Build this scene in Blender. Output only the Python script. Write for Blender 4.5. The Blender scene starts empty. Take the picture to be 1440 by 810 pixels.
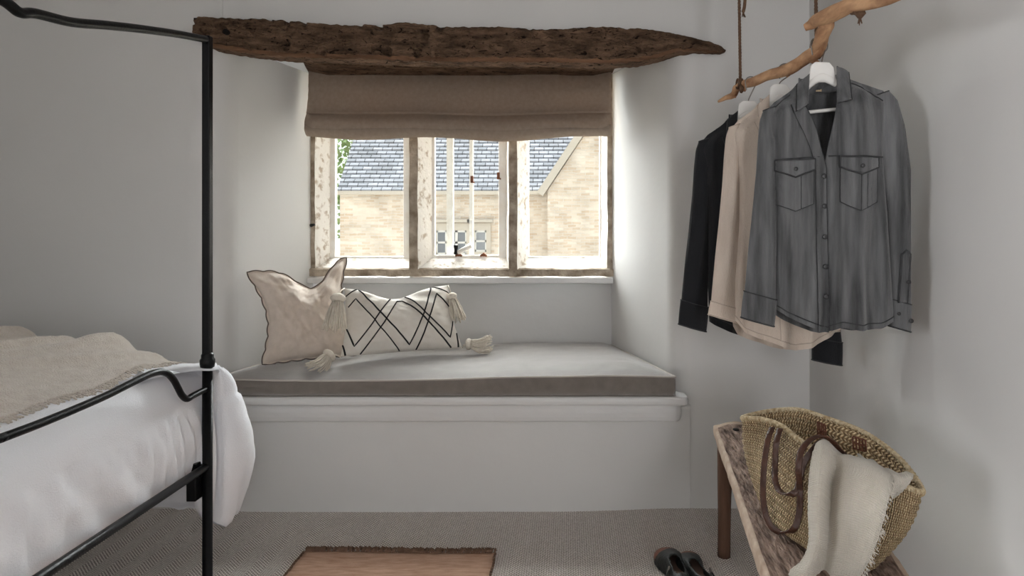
import bpy, bmesh, math, random
from mathutils import Vector, noise, Matrix
random.seed(7)
sc = bpy.context.scene
COL = sc.collection
F, VX, HY, CH = 952.0, 800.0, 317.0, 1.2        # focal length (px), vanishing point, camera height

def P(px, py, y):
    """measured photo point at depth y -> world position"""
    return Vector(((px - VX) * y / F, y, CH - (py - HY) * y / F))

# ------------------------------------------------------------------ materials
def mat(name, color, rough=0.8, color2=None, nscale=8.0, nfac=0.5, bump=0.0, bscale=60.0, metal=0.0, stretch=(1, 1, 1),
        spec=0.3, sheen=0.0, detail=6.0, coord='Object', sss=0.0, bdist=0.01):
    m = bpy.data.materials.new(name); m.use_nodes = True
    nt = m.node_tree; N = nt.nodes; L = nt.links
    b = N['Principled BSDF']
    b.inputs['Base Color'].default_value = (*color, 1)
    b.inputs['Roughness'].default_value = rough
    b.inputs['Metallic'].default_value = metal
    b.inputs['Specular IOR Level'].default_value = spec
    if sheen: b.inputs['Sheen Weight'].default_value = sheen
    tc = N.new('ShaderNodeTexCoord'); mp = N.new('ShaderNodeMapping')
    mp.inputs['Scale'].default_value = stretch
    L.new(tc.outputs[coord], mp.inputs['Vector'])
    if color2:
        n = N.new('ShaderNodeTexNoise'); n.inputs['Scale'].default_value = nscale; n.inputs['Detail'].default_value = detail
        L.new(mp.outputs[0], n.inputs['Vector'])
        r = N.new('ShaderNodeValToRGB')
        r.color_ramp.elements[0].position = 0.5 - nfac / 2; r.color_ramp.elements[1].position = 0.5 + nfac / 2
        r.color_ramp.elements[0].color = (*color, 1); r.color_ramp.elements[1].color = (*color2, 1)
        L.new(n.outputs['Fac'], r.inputs['Fac']); L.new(r.outputs['Color'], b.inputs['Base Color'])
    if bump:
        n2 = N.new('ShaderNodeTexNoise'); n2.inputs['Scale'].default_value = bscale; n2.inputs['Detail'].default_value = 4
        L.new(mp.outputs[0], n2.inputs['Vector'])
        bp = N.new('ShaderNodeBump'); bp.inputs['Strength'].default_value = bump; bp.inputs['Distance'].default_value = bdist
        L.new(n2.outputs['Fac'], bp.inputs['Height']); L.new(bp.outputs[0], b.inputs['Normal'])
    m['bsdf'] = b.name
    return m

def nodes(m): return m.node_tree.nodes, m.node_tree.links, m.node_tree.nodes['Principled BSDF']
def math_node(N, L, op, a, b=None, c=None):
    n = N.new('ShaderNodeMath'); n.operation = op
    for i, v in enumerate((a, b, c)):
        if v is None: continue
        if isinstance(v, (int, float)): n.inputs[i].default_value = v
        else: L.new(v, n.inputs[i])
    return n.outputs[0]

M = {}
M['plaster'] = mat('plaster', (.63, .62, .605), .9, (.67, .66, .645), 1.3, .8, .14, 7, bdist=.02, spec=.15)
M['white_paint'] = mat('white_paint', (.64, .63, .62), .45, (.68, .67, .66), 3, .6, .15, 25, spec=.4)
M['dark_wall'] = mat('wall_darkened_against_bounce', (.10, .09, .082), .9, (.12, .11, .10), 2, .6)  # unseen left wall, darkened to cut bounce into the far-left corner
M['ceiling'] = mat('ceiling_paint', (.68, .67, .66), .95, (.7, .69, .68), 2, .6, .1, 20)
M['stone'] = mat('limewashed_stone', (.22, .17, .12), .95, (.52, .44, .35), 16, .36, .8, 70, detail=9)
M['oldpaint'] = mat('flaking_paint', (.50, .41, .32), .75, (.86, .82, .76), 30, .30, .6, 60, detail=9)
M['whiteframe'] = mat('white_window_paint', (.86, .84, .80), .6, (.78, .73, .66), 20, .4, .3, 60)
M['beam'] = mat('old_oak', (.035, .021, .013), .9, (.27, .165, .105), 22, .5, 1.0, 50, stretch=(.5, 1, 1.6), detail=14, bdist=.05, spec=.15)
M['beam_edge'] = mat('worn_oak_edge', (.06, .030, .017), .85, (.26, .14, .08), 9, .45, .9, 40, stretch=(.3, 1, 2.5), detail=10, bdist=.02, spec=.2)
M['hole'] = mat('dark_hole', (.008, .006, .005), .95)
M['iron'] = mat('black_iron', (.003, .003, .004), .34, (.006, .006, .006), 40, .5, .1, 120, spec=.18)
M['duvet'] = mat('white_cotton', (.80, .80, .835), .95, (.84, .84, .87), 5, .6, .4, 260, sheen=.15, spec=.1, bdist=.004)
M['throw'] = mat('cream_wool', (.62, .54, .465), 1, (.76, .69, .61), 40, .5, .9, 230, sheen=.5, spec=.05, bdist=.008)
M['seat'] = mat('taupe_linen', (.165, .14, .12), .75, (.215, .187, .163), 26, .5, .6, 420, sheen=.9, spec=.25, bdist=.004)
M['piping'] = mat('light_piping', (.48, .44, .40), .9)
M['linen_pillow'] = mat('oatmeal_linen', (.58, .49, .41), .95, (.68, .58, .50), 30, .5, .7, 300, sheen=.3, bdist=.005)
M['pillow_trim'] = mat('dark_taupe_piping', (.12, .095, .08), .9)
M['cream'] = mat('cream_cotton', (.66, .61, .54), .95, (.70, .66, .60), 30, .5, .6, 320, sheen=.2, bdist=.004)
M['yarn'] = mat('black_yarn', (.012, .011, .012), .9)
M['tassel'] = mat('cream_yarn', (.70, .62, .52), .95, (.84, .78, .68), 60, .5, .6, 300)
M['blind'] = mat('taupe_blind_linen', (.30, .235, .185), .9, (.38, .305, .245), 60, .5, .5, 400, bdist=.003)
M['bark'] = mat('peeled_branch', (.17, .06, .025), .7, (.60, .36, .20), 22, .30, .8, 50, stretch=(1, .35, 1), detail=10)
M['rope'] = mat('brown_rope', (.10, .055, .033), .95, (.18, .105, .065), 60, .5, .8, 160)
M['hanger'] = mat('white_hanger_paint', (.74, .72, .69), .5, (.70, .68, .65), 8, .5)
M['wire'] = mat('hook_metal', (.22, .20, .18), .4, metal=.8)
M['denim'] = mat('grey_denim', (.022, .0225, .0235), .9, (.15, .15, .153), 34, .46, .5, 500, stretch=(1, 1, .10), sheen=.25, bdist=.004)
M['denim_seam'] = mat('denim_seam', (.026, .026, .027), .95, (.055, .055, .057), 60, .5)
M['navy'] = mat('charcoal_black_cloth', (.006, .0065, .008), .9, (.012, .0125, .015), 20, .5, .4, 400, stretch=(1, 1, .2), sheen=.15, bdist=.003)
M['beige'] = mat('beige_linen', (.60, .50, .42), .95, (.72, .62, .53), 40, .5, .6, 400, stretch=(1, 1, .3), sheen=.25, bdist=.004)
M['beige_seam'] = mat('beige_seam', (.48, .39, .32), .95)
M['button'] = mat('dark_button', (.012, .011, .012), .4, spec=.5)
M['tag'] = mat('cream_label', (.50, .38, .24), .9, (.56, .43, .28), 40, .5)
M['wood'] = mat('weathered_bench', (.085, .048, .034), .85, (.44, .31, .245), 22, .42, 1.0, 40, stretch=(2.4, .6, 2.4), detail=14, bdist=.03, spec=.25)
M['wood_edge'] = mat('bench_edge', (.34, .24, .175), .8, (.52, .41, .32), 18, .5, .7, 40)
M['wood_leg'] = mat('bench_leg_wood', (.070, .035, .022), .75, (.16, .085, .055), 10, .5, .6, 40, stretch=(2, 2, .3), detail=10)
M['leather'] = mat('brown_leather', (.035, .013, .008), .42, (.085, .032, .017), 30, .5, .3, 120, spec=.5)
M['leather_patch'] = mat('rust_leather_stitch', (.12, .040, .022), .6)
M['rug'] = mat('terracotta_jute', (.50, .29, .19), .95, (.74, .50, .37), 45, .5, .9, 240, stretch=(.35, 1.6, 1), bdist=.006)
M['fringe'] = mat('brown_fringe', (.13, .075, .05), .95, (.20, .12, .08), 60, .5)
M['shoe'] = mat('black_leather', (.012, .014, .013), .5, (.02, .022, .02), 30, .5, .3, 120, spec=.4)
M['shoe_toe'] = mat('dark_brown_leather', (.17, .060, .035), .5, (.24, .095, .055), 20, .5, spec=.4)
M['insole'] = mat('tan_insole', (.20, .13, .10), .7)
M['rust'] = mat('rusty_latch', (.13, .045, .02), .7, (.25, .10, .05), 60, .5)
M['black'] = mat('black_handle', (.01, .01, .01), .5)
M['slate_gutter'] = mat('pale_gutter', (.42, .38, .32), .8)
M['bounce_ground'] = mat('ground_paled_for_bounce', (.26, .23, .19), 1, (.34, .31, .26), 3, .5, .5, 20)  # unseen ground, made pale to bounce sunlight up into the room
M['leaf'] = mat('leaf', (.10, .16, .06), .9, (.20, .26, .13), 10, .5)
M['trunk'] = mat('trunk', (.10, .08, .06), .95)
M['darkglass'] = mat('dark_window_pane', (.10, .11, .12), .15, spec=.6)
M['ext_white'] = mat('exterior_white_paint', (.50, .49, .46), .6)

for n_ in M['oldpaint'].node_tree.nodes:
    if n_.type == 'VALTORGB': n_.color_ramp.elements[0].position = .32; n_.color_ramp.elements[1].position = .45
# adze marks and worm pits in the old oak
N, L, b = nodes(M['beam'])
src = b.inputs['Base Color'].links[0].from_socket
tc = N.new('ShaderNodeTexCoord'); mp = N.new('ShaderNodeMapping'); mp.inputs['Scale'].default_value = (1, 1, 2.2); L.new(tc.outputs['Object'], mp.inputs['Vector'])
nn = N.new('ShaderNodeTexNoise'); nn.inputs['Scale'].default_value = 34; nn.inputs['Detail'].default_value = 2; nn.inputs['Distortion'].default_value = 1.2; L.new(mp.outputs[0], nn.inputs['Vector'])
rr = N.new('ShaderNodeValToRGB'); rr.color_ramp.elements[0].position = .30; rr.color_ramp.elements[1].position = .42
rr.color_ramp.elements[0].color = (.10, .08, .07, 1); rr.color_ramp.elements[1].color = (1, 1, 1, 1); L.new(nn.outputs['Fac'], rr.inputs[0])
mm = N.new('ShaderNodeMix'); mm.data_type = 'RGBA'; mm.blend_type = 'MULTIPLY'; mm.inputs[0].default_value = 1
L.new(src, mm.inputs[6]); L.new(rr.outputs[0], mm.inputs[7]); L.new(mm.outputs[2], b.inputs['Base Color'])
# blind: cloth that lets some daylight through
N, L, b = nodes(M['blind'])
out = N['Material Output']; tr = N.new('ShaderNodeBsdfTranslucent'); tr.inputs[0].default_value = (.50, .35, .24, 1)
mx = N.new('ShaderNodeMixShader'); mx.inputs[0].default_value = .16
L.new(b.outputs[0], mx.inputs[1]); L.new(tr.outputs[0], mx.inputs[2]); L.new(mx.outputs[0], out.inputs[0])
# beige shirt: thin linen
N, L, b = nodes(M['beige'])
out = N['Material Output']; tr = N.new('ShaderNodeBsdfTranslucent'); tr.inputs[0].default_value = (.5, .38, .29, 1)
mx = N.new('ShaderNodeMixShader'); mx.inputs[0].default_value = .25
L.new(b.outputs[0], mx.inputs[1]); L.new(tr.outputs[0], mx.inputs[2]); L.new(mx.outputs[0], out.inputs[0])

def glass_mat():
    m = bpy.data.materials.new('window_glass'); m.use_nodes = True
    N, L = m.node_tree.nodes, m.node_tree.links; N.clear()
    o = N.new('ShaderNodeOutputMaterial'); t = N.new('ShaderNodeBsdfTransparent'); g = N.new('ShaderNodeBsdfGlossy')
    g.inputs['Roughness'].default_value = .02; t.inputs[0].default_value = (.97, .98, .97, 1)
    lw = N.new('ShaderNodeLayerWeight'); lw.inputs['Blend'].default_value = .5
    f = math_node(N, L, 'MULTIPLY_ADD', math_node(N, L, 'POWER', lw.outputs['Facing'], 4.0), .7, .03)
    s = N.new('ShaderNodeMixShader'); L.new(f, s.inputs[0]); L.new(t.outputs[0], s.inputs[1]); L.new(g.outputs[0], s.inputs[2])
    L.new(s.outputs[0], o.inputs[0]); return m
M['glass'] = glass_mat()

def carpet_mat():
    m = mat('woven_wool_carpet', (.2, .2, .2), 1, spec=.05)
    N, L, b = nodes(m)
    tc = N.new('ShaderNodeTexCoord')
    sp = N.new('ShaderNodeSeparateXYZ'); L.new(tc.outputs['Object'], sp.inputs[0])
    # chevron twill : fine ribs that change slant in bands
    tri = math_node(N, L, 'PINGPONG', sp.outputs[0], .05)
    ph = math_node(N, L, 'MULTIPLY', math_node(N, L, 'ADD', sp.outputs[1], tri), 2 * math.pi / .0125)
    w1 = math_node(N, L, 'SINE', ph)
    w2 = math_node(N, L, 'SINE', math_node(N, L, 'MULTIPLY', sp.outputs[0], 2 * math.pi / .0085))
    h = math_node(N, L, 'ADD', math_node(N, L, 'MULTIPLY', w1, .7), math_node(N, L, 'MULTIPLY', w2, .3))
    nz = N.new('ShaderNodeTexNoise'); nz.inputs['Scale'].default_value = 220; L.new(tc.outputs['Object'], nz.inputs['Vector'])
    h2 = math_node(N, L, 'ADD', math_node(N, L, 'MULTIPLY', h, .5), nz.outputs['Fac'])
    r = N.new('ShaderNodeValToRGB'); r.color_ramp.elements[0].position = .0; r.color_ramp.elements[1].position = 1.0
    r.color_ramp.elements[0].color = (.27, .24, .215, 1); r.color_ramp.elements[1].color = (.94, .88, .83, 1)
    L.new(h2, r.inputs['Fac']); L.new(r.outputs[0], b.inputs['Base Color'])
    bp = N.new('ShaderNodeBump'); bp.inputs['Strength'].default_value = .8; bp.inputs['Distance'].default_value = .004
    L.new(h2, bp.inputs['Height']); L.new(bp.outputs[0], b.inputs['Normal'])
    return m
M['carpet'] = carpet_mat()

def brick_mat(name, c1, c2, mortar, bw, bh, ms, bump=.6, rough=.9, vary=None):
    m = mat(name, c1, rough, spec=.2)
    N, L, b = nodes(m)
    uv = N.new('ShaderNodeUVMap')
    nz = N.new('ShaderNodeTexNoise'); nz.inputs['Scale'].default_value = 5; L.new(uv.outputs[0], nz.inputs['Vector'])
    ad = N.new('ShaderNodeVectorMath'); ad.operation = 'MULTIPLY_ADD'
    L.new(nz.outputs['Color'], ad.inputs[0]); ad.inputs[1].default_value = (.06, .05, 0); L.new(uv.outputs[0], ad.inputs[2])
    br = N.new('ShaderNodeTexBrick'); L.new(ad.outputs[0], br.inputs['Vector'])
    br.inputs['Color1'].default_value = (*c1, 1); br.inputs['Color2'].default_value = (*c2, 1); br.inputs['Mortar'].default_value = (*mortar, 1)
    br.inputs['Scale'].default_value = 1; br.inputs['Brick Width'].default_value = bw; br.inputs['Row Height'].default_value = bh
    br.inputs['Mortar Size'].default_value = ms; br.inputs['Mortar Smooth'].default_value = .3; br.offset = .5
    n2 = N.new('ShaderNodeTexNoise'); n2.inputs['Scale'].default_value = 2.2; n2.inputs['Detail'].default_value = 8; L.new(uv.outputs[0], n2.inputs['Vector'])
    mxx = N.new('ShaderNodeMix'); mxx.data_type = 'RGBA'; mxx.blend_type = 'MULTIPLY'; mxx.inputs[0].default_value = .7
    r = N.new('ShaderNodeValToRGB'); r.color_ramp.elements[0].position = .3; r.color_ramp.elements[1].position = .65
    r.color_ramp.elements[0].color = (.62, .60, .58, 1); r.color_ramp.elements[1].color = (1, 1, 1, 1)
    L.new(n2.outputs['Fac'], r.inputs[0]); L.new(br.outputs['Color'], mxx.inputs[6]); L.new(r.outputs[0], mxx.inputs[7])
    L.new(mxx.outputs[2], b.inputs['Base Color'])
    bp = N.new('ShaderNodeBump'); bp.inputs['Strength'].default_value = bump; bp.inputs['Distance'].default_value = .02
    inv = math_node(N, L, 'SUBTRACT', 1.0, br.outputs['Fac']); L.new(inv, bp.inputs['Height']); L.new(bp.outputs[0], b.inputs['Normal'])
    return m
M['ext_stone'] = brick_mat('cotswold_rubble', (.54, .43, .32), (.68, .61, .52), (.62, .57, .50), .19, .062, .008)
M['slates'] = brick_mat('stone_slates', (.15, .16, .175), (.24, .25, .275), (.03, .03, .034), .22, .1325, .009)

def weave_mat(name):
    """plaited straw, uv in metres: u round the basket, v up"""
    m = mat(name, (.5, .38, .2), .75, spec=.3)
    N, L, b = nodes(m)
    uv = N.new('ShaderNodeUVMap'); sp = N.new('ShaderNodeSeparateXYZ'); L.new(uv.outputs[0], sp.inputs[0])
    band = math_node(N, L, 'FRACT', math_node(N, L, 'MULTIPLY', sp.outputs[1], 1 / .025))
    v = math_node(N, L, 'ABSOLUTE', math_node(N, L, 'SUBTRACT', band, .5))
    ph = math_node(N, L, 'ADD', math_node(N, L, 'MULTIPLY', sp.outputs[0], 1 / .0085), math_node(N, L, 'MULTIPLY', v, 1.8))
    s = math_node(N, L, 'SINE', math_node(N, L, 'MULTIPLY', ph, 2 * math.pi))
    q = math_node(N, L, 'FRACT', math_node(N, L, 'MULTIPLY', band, 3))
    q2 = math_node(N, L, 'SINE', math_node(N, L, 'MULTIPLY', q, math.pi))
    s1 = math_node(N, L, 'ADD', math_node(N, L, 'MULTIPLY', s, .5), .5)
    h = math_node(N, L, 'MULTIPLY', s1, math_node(N, L, 'POWER', q2, .5))
    nz = N.new('ShaderNodeTexNoise'); nz.inputs['Scale'].default_value = 60; nz.inputs['Detail'].default_value = 3; L.new(uv.outputs[0], nz.inputs['Vector'])
    n3 = N.new('ShaderNodeTexNoise'); n3.inputs['Scale'].default_value = 9; L.new(uv.outputs[0], n3.inputs['Vector'])
    f = math_node(N, L, 'ADD', math_node(N, L, 'MULTIPLY', h, .62), math_node(N, L, 'MULTIPLY', math_node(N, L, 'ADD', nz.outputs['Fac'], n3.outputs['Fac']), .30))
    r = N.new('ShaderNodeValToRGB'); e = r.color_ramp.elements
    e[0].position = .20; e[0].color = (.05, .024, .010, 1); e[1].position = .9; e[1].color = (.92, .75, .49, 1)
    k = e.new(.50); k.color = (.46, .30, .15, 1)
    L.new(f, r.inputs[0]); L.new(r.outputs[0], b.inputs['Base Color'])
    bp = N.new('ShaderNodeBump'); bp.inputs['Strength'].default_value = 1; bp.inputs['Distance'].default_value = .006
    L.new(h, bp.inputs['Height']); L.new(bp.outputs[0], b.inputs['Normal'])
    return m
M['straw'] = weave_mat('plaited_straw')
M['straw_rim'] = mat('straw_rim', (.42, .29, .15), .75, (.80, .68, .47), 90, .4, .8, 200)

def muslin_mat():
    m = mat('crinkled_muslin', (.56, .50, .42), .95, (.64, .585, .505), 12, .6, spec=.1, sheen=.3)
    N, L, b = nodes(m)
    uv = N.new('ShaderNodeUVMap'); sp = N.new('ShaderNodeSeparateXYZ'); L.new(uv.outputs[0], sp.inputs[0])
    nz = N.new('ShaderNodeTexNoise'); nz.inputs['Scale'].default_value = 30; L.new(uv.outputs[0], nz.inputs['Vector'])
    off = math_node(N, L, 'MULTIPLY', nz.outputs['Fac'], 5)
    a = math_node(N, L, 'SINE', math_node(N, L, 'ADD', math_node(N, L, 'MULTIPLY', sp.outputs[0], 2 * math.pi / .0060), off))
    c = math_node(N, L, 'SINE', math_node(N, L, 'ADD', math_node(N, L, 'MULTIPLY', sp.outputs[1], 2 * math.pi / .0085), off))
    h = math_node(N, L, 'ADD', math_node(N, L, 'ABSOLUTE', a), math_node(N, L, 'ABSOLUTE', c))
    bp = N.new('ShaderNodeBump'); bp.inputs['Strength'].default_value = 1; bp.inputs['Distance'].default_value = .0012
    L.new(h, bp.inputs['Height']); L.new(bp.outputs[0], b.inputs['Normal'])
    return m
M['muslin'] = muslin_mat()

# ------------------------------------------------------------------ object helpers
ORG = {}
def root(name, loc, label, cat, group=None, kind=None):
    o = bpy.data.objects.new(name, None); COL.objects.link(o)
    o.location = loc; o.empty_display_size = .05; ORG[o.name] = Vector(loc)
    tag(o, label, cat, group, kind); return o
def tag(o, label=None, cat=None, group=None, kind=None):
    if label: o['label'] = label
    if cat: o['category'] = cat
    if group: o['group'] = group
    if kind: o['kind'] = kind
    return o
def mesh(name, verts, faces, mt, parent=None, smooth=True, uvs=None, fm=None, label=None):
    """world-space vertices -> one mesh object; mt a material or list, fm per-face material index"""
    verts = [Vector(v) for v in verts]
    if parent is not None: org = ORG[parent.name]
    else:
        xs = [v.x for v in verts]; ys = [v.y for v in verts]; zs = [v.z for v in verts]
        org = Vector(((min(xs) + max(xs)) / 2, (min(ys) + max(ys)) / 2, min(zs)))
    me = bpy.data.meshes.new(name); me.from_pydata([v - org for v in verts], [], faces)
    for x in (mt if isinstance(mt, list) else [mt]): me.materials.append(x)
    if fm:
        for p, i in zip(me.polygons, fm): p.material_index = i
    if uvs:
        ul = me.uv_layers.new(name='UVMap')
        for lp in me.loops: ul.data[lp.index].uv = uvs[lp.vertex_index]
    if smooth: me.polygons.foreach_set('use_smooth', [True] * len(me.polygons))
    me.update()
    o = bpy.data.objects.new(name, me); COL.objects.link(o)
    if parent is not None: o.parent = parent
    else: o.location = org
    ORG[o.name] = org
    if label: o['label'] = label
    return o
class MB:
    def __init__(s): s.v, s.f, s.m, s.u = [], [], [], []
    def add(s, vs, fs, mi=0, us=None):
        k = len(s.v); s.v += [Vector(v) for v in vs]; s.f += [[i + k for i in f] for f in fs]; s.m += [mi] * len(fs)
        s.u += us if us else [(v[0], v[2]) for v in vs]; return s
    def merge(s, t, mi=0): return s.add(t[0], t[1], mi, t[2] if len(t) > 2 else None)
    def build(s, name, mt, parent=None, smooth=True, uv=False, label=None):
        return mesh(name, s.v, s.f, mt, parent, smooth, s.u if uv else None, s.m, label)
def gridm(rows, closed=False, uvs=None, cap=False):
    nr, nc = len(rows), len(rows[0]); vs = [p for r in rows for p in r]; fs = []
    for i in range(nr - 1):
        for j in range(nc if closed else nc - 1):
            a = i * nc + j; b_ = i * nc + (j + 1) % nc
            fs.append([a, b_, b_ + nc, a + nc])
    if cap and closed:
        fs.append(list(range(nc))[::-1]); fs.append([(nr - 1) * nc + j for j in range(nc)])
    us = [p for r in uvs for p in r] if uvs else None
    return vs, fs, us
def boxm(x0, x1, y0, y1, z0, z1):
    v = [(x0, y0, z0), (x1, y0, z0), (x1, y1, z0), (x0, y1, z0), (x0, y0, z1), (x1, y0, z1), (x1, y1, z1), (x0, y1, z1)]
    return v, [[0, 3, 2, 1], [4, 5, 6, 7], [0, 1, 5, 4], [1, 2, 6, 5], [2, 3, 7, 6], [3, 0, 4, 7]], None
def tubem(pts, rad, n=12, cap=True, closed=False, sq=1.0, rfun=None):
    pts = [Vector(p) for p in pts]; rows = []
    K = len(pts); up = Vector((0, 0, 1)); prev = None
    for i, p in enumerate(pts):
        if closed: t = (pts[(i + 1) % K] - pts[i - 1])
        else: t = (pts[min(i + 1, K - 1)] - pts[max(i - 1, 0)])
        t = t.normalized() if t.length > 1e-9 else Vector((0, 0, 1))
        if prev is None:
            a = up.cross(t)
            if a.length < .1: a = Vector((1, 0, 0)).cross(t)
            a.normalize()
        else:
            a = prev - t * prev.dot(t)
            if a.length < 1e-6: a = up.cross(t)
            a.normalize()
        prev = a; bb = t.cross(a)
        r = rad[i] if isinstance(rad, (list, tuple)) else rad
        ring = []
        for k in range(n):
            th = 2 * math.pi * k / n; rr = r * (rfun(i, th) if rfun else 1)
            ring.append(p + a * math.cos(th) * rr + bb * math.sin(th) * rr * sq)
        rows.append(ring)
    if closed: rows.append(rows[0])
    return gridm(rows, True, None, cap and not closed)
def smooth_path(pts, k=8):
    """Catmull-Rom through points"""
    pts = [Vector(p) for p in pts]; out = []
    for i in range(len(pts) - 1):
        p0 = pts[max(i - 1, 0)]; p1 = pts[i]; p2 = pts[i + 1]; p3 = pts[min(i + 2, len(pts) - 1)]
        for j in range(k):
            t = j / k
            out.append(.5 * ((2 * p1) + (p2 - p0) * t + (2 * p0 - 5 * p1 + 4 * p2 - p3) * t * t + (3 * p1 - p0 - 3 * p2 + p3) * t ** 3))
    out.append(pts[-1]); return out
def lerp(a, b, t): return a + (b - a) * t
def interp(x, tab):
    if x <= tab[0][0]: return tab[0][1]
    for (a, va), (b_, vb) in zip(tab, tab[1:]):
        if x <= b_: return va + (vb - va) * (x - a) / (b_ - a)
    return tab[-1][1]
def sinterp(x, tab):
    """smooth (catmull) scalar interpolation"""
    n = len(tab)
    if x <= tab[0][0]: return tab[0][1]
    if x >= tab[-1][0]: return tab[-1][1]
    for i in range(n - 1):
        if x <= tab[i + 1][0]:
            t = (x - tab[i][0]) / (tab[i + 1][0] - tab[i][0])
            p0 = tab[max(i - 1, 0)][1]; p1 = tab[i][1]; p2 = tab[i + 1][1]; p3 = tab[min(i + 2, n - 1)][1]
            return .5 * (2 * p1 + (p2 - p0) * t + (2 * p0 - 5 * p1 + 4 * p2 - p3) * t * t + (3 * p1 - p0 - 3 * p2 + p3) * t ** 3)
def sstep(a, b_, x):
    t = max(0, min(1, (x - a) / (b_ - a))); return t * t * (3 - 2 * t)
def nz(x, y, z=0): return noise.noise(Vector((x, y, z)))
def fbm(x, y, z=0, o=3): return noise.fractal(Vector((x, y, z)), 1.0, 2.0, o)
def bevel(o, w=.004, s=2):
    m = o.modifiers.new('bevel', 'BEVEL'); m.width = w; m.segments = s; m.limit_method = 'ANGLE'; m.angle_limit = math.radians(40); return o
def solid(o, t=.002, off=0):
    m = o.modifiers.new('thickness', 'SOLIDIFY'); m.thickness = t; m.offset = off; return o
def subsurf(o, k=1):
    m = o.modifiers.new('smooth', 'SUBSURF'); m.levels = k; m.render_levels = k; return o

# ------------------------------------------------------------------ room shell
WY = 2.87                      # inner face of the window wall
BY = 3.55                      # back of the deep window recess
RX, LX, FY, CZ = 1.02, -3.45, -2.6, 2.34
nLf = (-1.49, WY); nLb = (P(440, 0, BY).x, BY)      # recess plan, left: front, back
nRf = (.462, WY); nRb = (P(859, 0, BY).x, BY)
OUT = BY + .26                 # outer face

def fillet(a, c, b_, r, n=10):
    a, c, b_ = Vector((*a, 0)), Vector((*c, 0)), Vector((*b_, 0))
    u = (a - c).normalized(); v = (b_ - c).normalized()
    p0 = c + u * r; p1 = c + v * r
    return [((p0 * (1 - t) ** 2) + c * 2 * t * (1 - t) + p1 * t * t) for t in [i / n for i in range(n + 1)]]

def morph(p, z):   # above the recess the rounded jamb runs flat into the header
    if p.y < WY + .11 and (p.x < fLx + 1e-4 or p.x > fRx - 1e-4): return sstep(1.93, 1.985, z)
    return 0
def wall_sheet(mb, plan, z0, z1, nzr=24, wob=.006, seed=0):
    rows = []
    # resample the plan finely
    pts = [Vector((p[0], p[1], 0)) for p in plan]; fine = []
    for a, b_ in zip(pts, pts[1:]):
        k = max(1, int((b_ - a).length / .09))
        for j in range(k): fine.append(a.lerp(b_, j / k))
    fine.append(pts[-1])
    for i in range(nzr + 1):
        z = lerp(z0, z1, i / nzr); r = []
        for j, p in enumerate(fine):
            t = (fine[min(j + 1, len(fine) - 1)] - fine[max(j - 1, 0)]).normalized(); n = Vector((t.y, -t.x, 0))
            m_ = morph(p, z)
            q = Vector((p.x, lerp(p.y, WY, m_), z)); n = n.lerp(Vector((0, -1, 0)), m_).normalized()
            w = fbm(q.x * 1.7, q.y * 1.7, z * 1.7) * wob * sstep(0, .25, abs(q.x - fLx)) * sstep(0, .25, abs(q.x - fRx))
            r.append(q + n * w)
        rows.append(r)
    mb.merge(gridm(rows))
mb = MB()
fLx = fillet((LX, WY), nLf, nLb, .13)[-1].x; fRx = fillet(nRb, nRf, (RX, WY), .10)[0].x
left_plan = [(LX - .0, WY)] + [(p.x, p.y) for p in fillet((LX, WY), nLf, nLb, .13)] + [nLb, (nLb[0], OUT)]
right_plan = [(nRb[0], OUT), nRb] + [(p.x, p.y) for p in fillet(nRb, nRf, (RX, WY), .10)] + [(RX, WY)]
wall_sheet(mb, left_plan[:-2], 0, CZ, nzr=60); wall_sheet(mb, left_plan[-3:], 0, 2.0)
wall_sheet(mb, right_plan[2:], 0, CZ, nzr=60); wall_sheet(mb, right_plan[:3], 0, 2.0)
# header over the recess
wall_sheet(mb, [(fLx - .004, WY), (fRx + .004, WY)], 1.985, CZ, nzr=12)
mb.merge(boxm(nLf[0] - .02, nRf[0] + .02, WY + .012, OUT, 1.99, CZ))
# plaster below the seat, bowing out at the skirting
rows = []
for i in range(25):
    z = lerp(0, .44, i / 24); r = []
    for j in range(60):
        x = lerp(-1.66, .515, j / 59)
        e = sstep(-1.66, -1.30, x) * (1 - sstep(-.10, .50, x))
        bow = .035 * e * (1 - .35 * z / .44) - .0 * x
        y = WY - fbm(x * 1.7, WY * 1.7, z * 1.7) * .006 * sstep(0, .25, abs(x - fLx)) * sstep(0, .25, abs(x - fRx)) + .0015 * (1 - e) - bow
        r.append((x, y, z))
    rows.append(r)
rows.append([(v[0], WY + .05, .44) for v in rows[-1]])
mb.merge(gridm(rows))
# niche back below the window (panel) and outer wall infill below
mb.merge(boxm(nLb[0] - .25, nRb[0] + .25, BY, OUT, 0, .915))
mb.merge(boxm(nLf[0] - .05, nRf[0] + .05, WY + .02, BY + .02, 0, .455))
wb = mb.build('wall_back', M['plaster']); tag(wb, 'white plaster wall with deep window recess', None, None, 'structure')
def flat(name, x0, x1, y0, y1, z0, z1, mt):
    o = MB().merge(boxm(x0, x1, y0, y1, z0, z1)).build(name, mt, smooth=False); tag(o, kind='structure'); return o
# outer skin so no sky light leaks in behind the window wall
flat('wall_outside', LX - .2, nLb[0] - .0, OUT - .02, OUT + .1, -.1, CZ + .1, M['plaster'])
flat('wall_outside', nRb[0] + .0, RX + .2, OUT - .02, OUT + .1, -.1, CZ + .1, M['plaster'])
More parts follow.
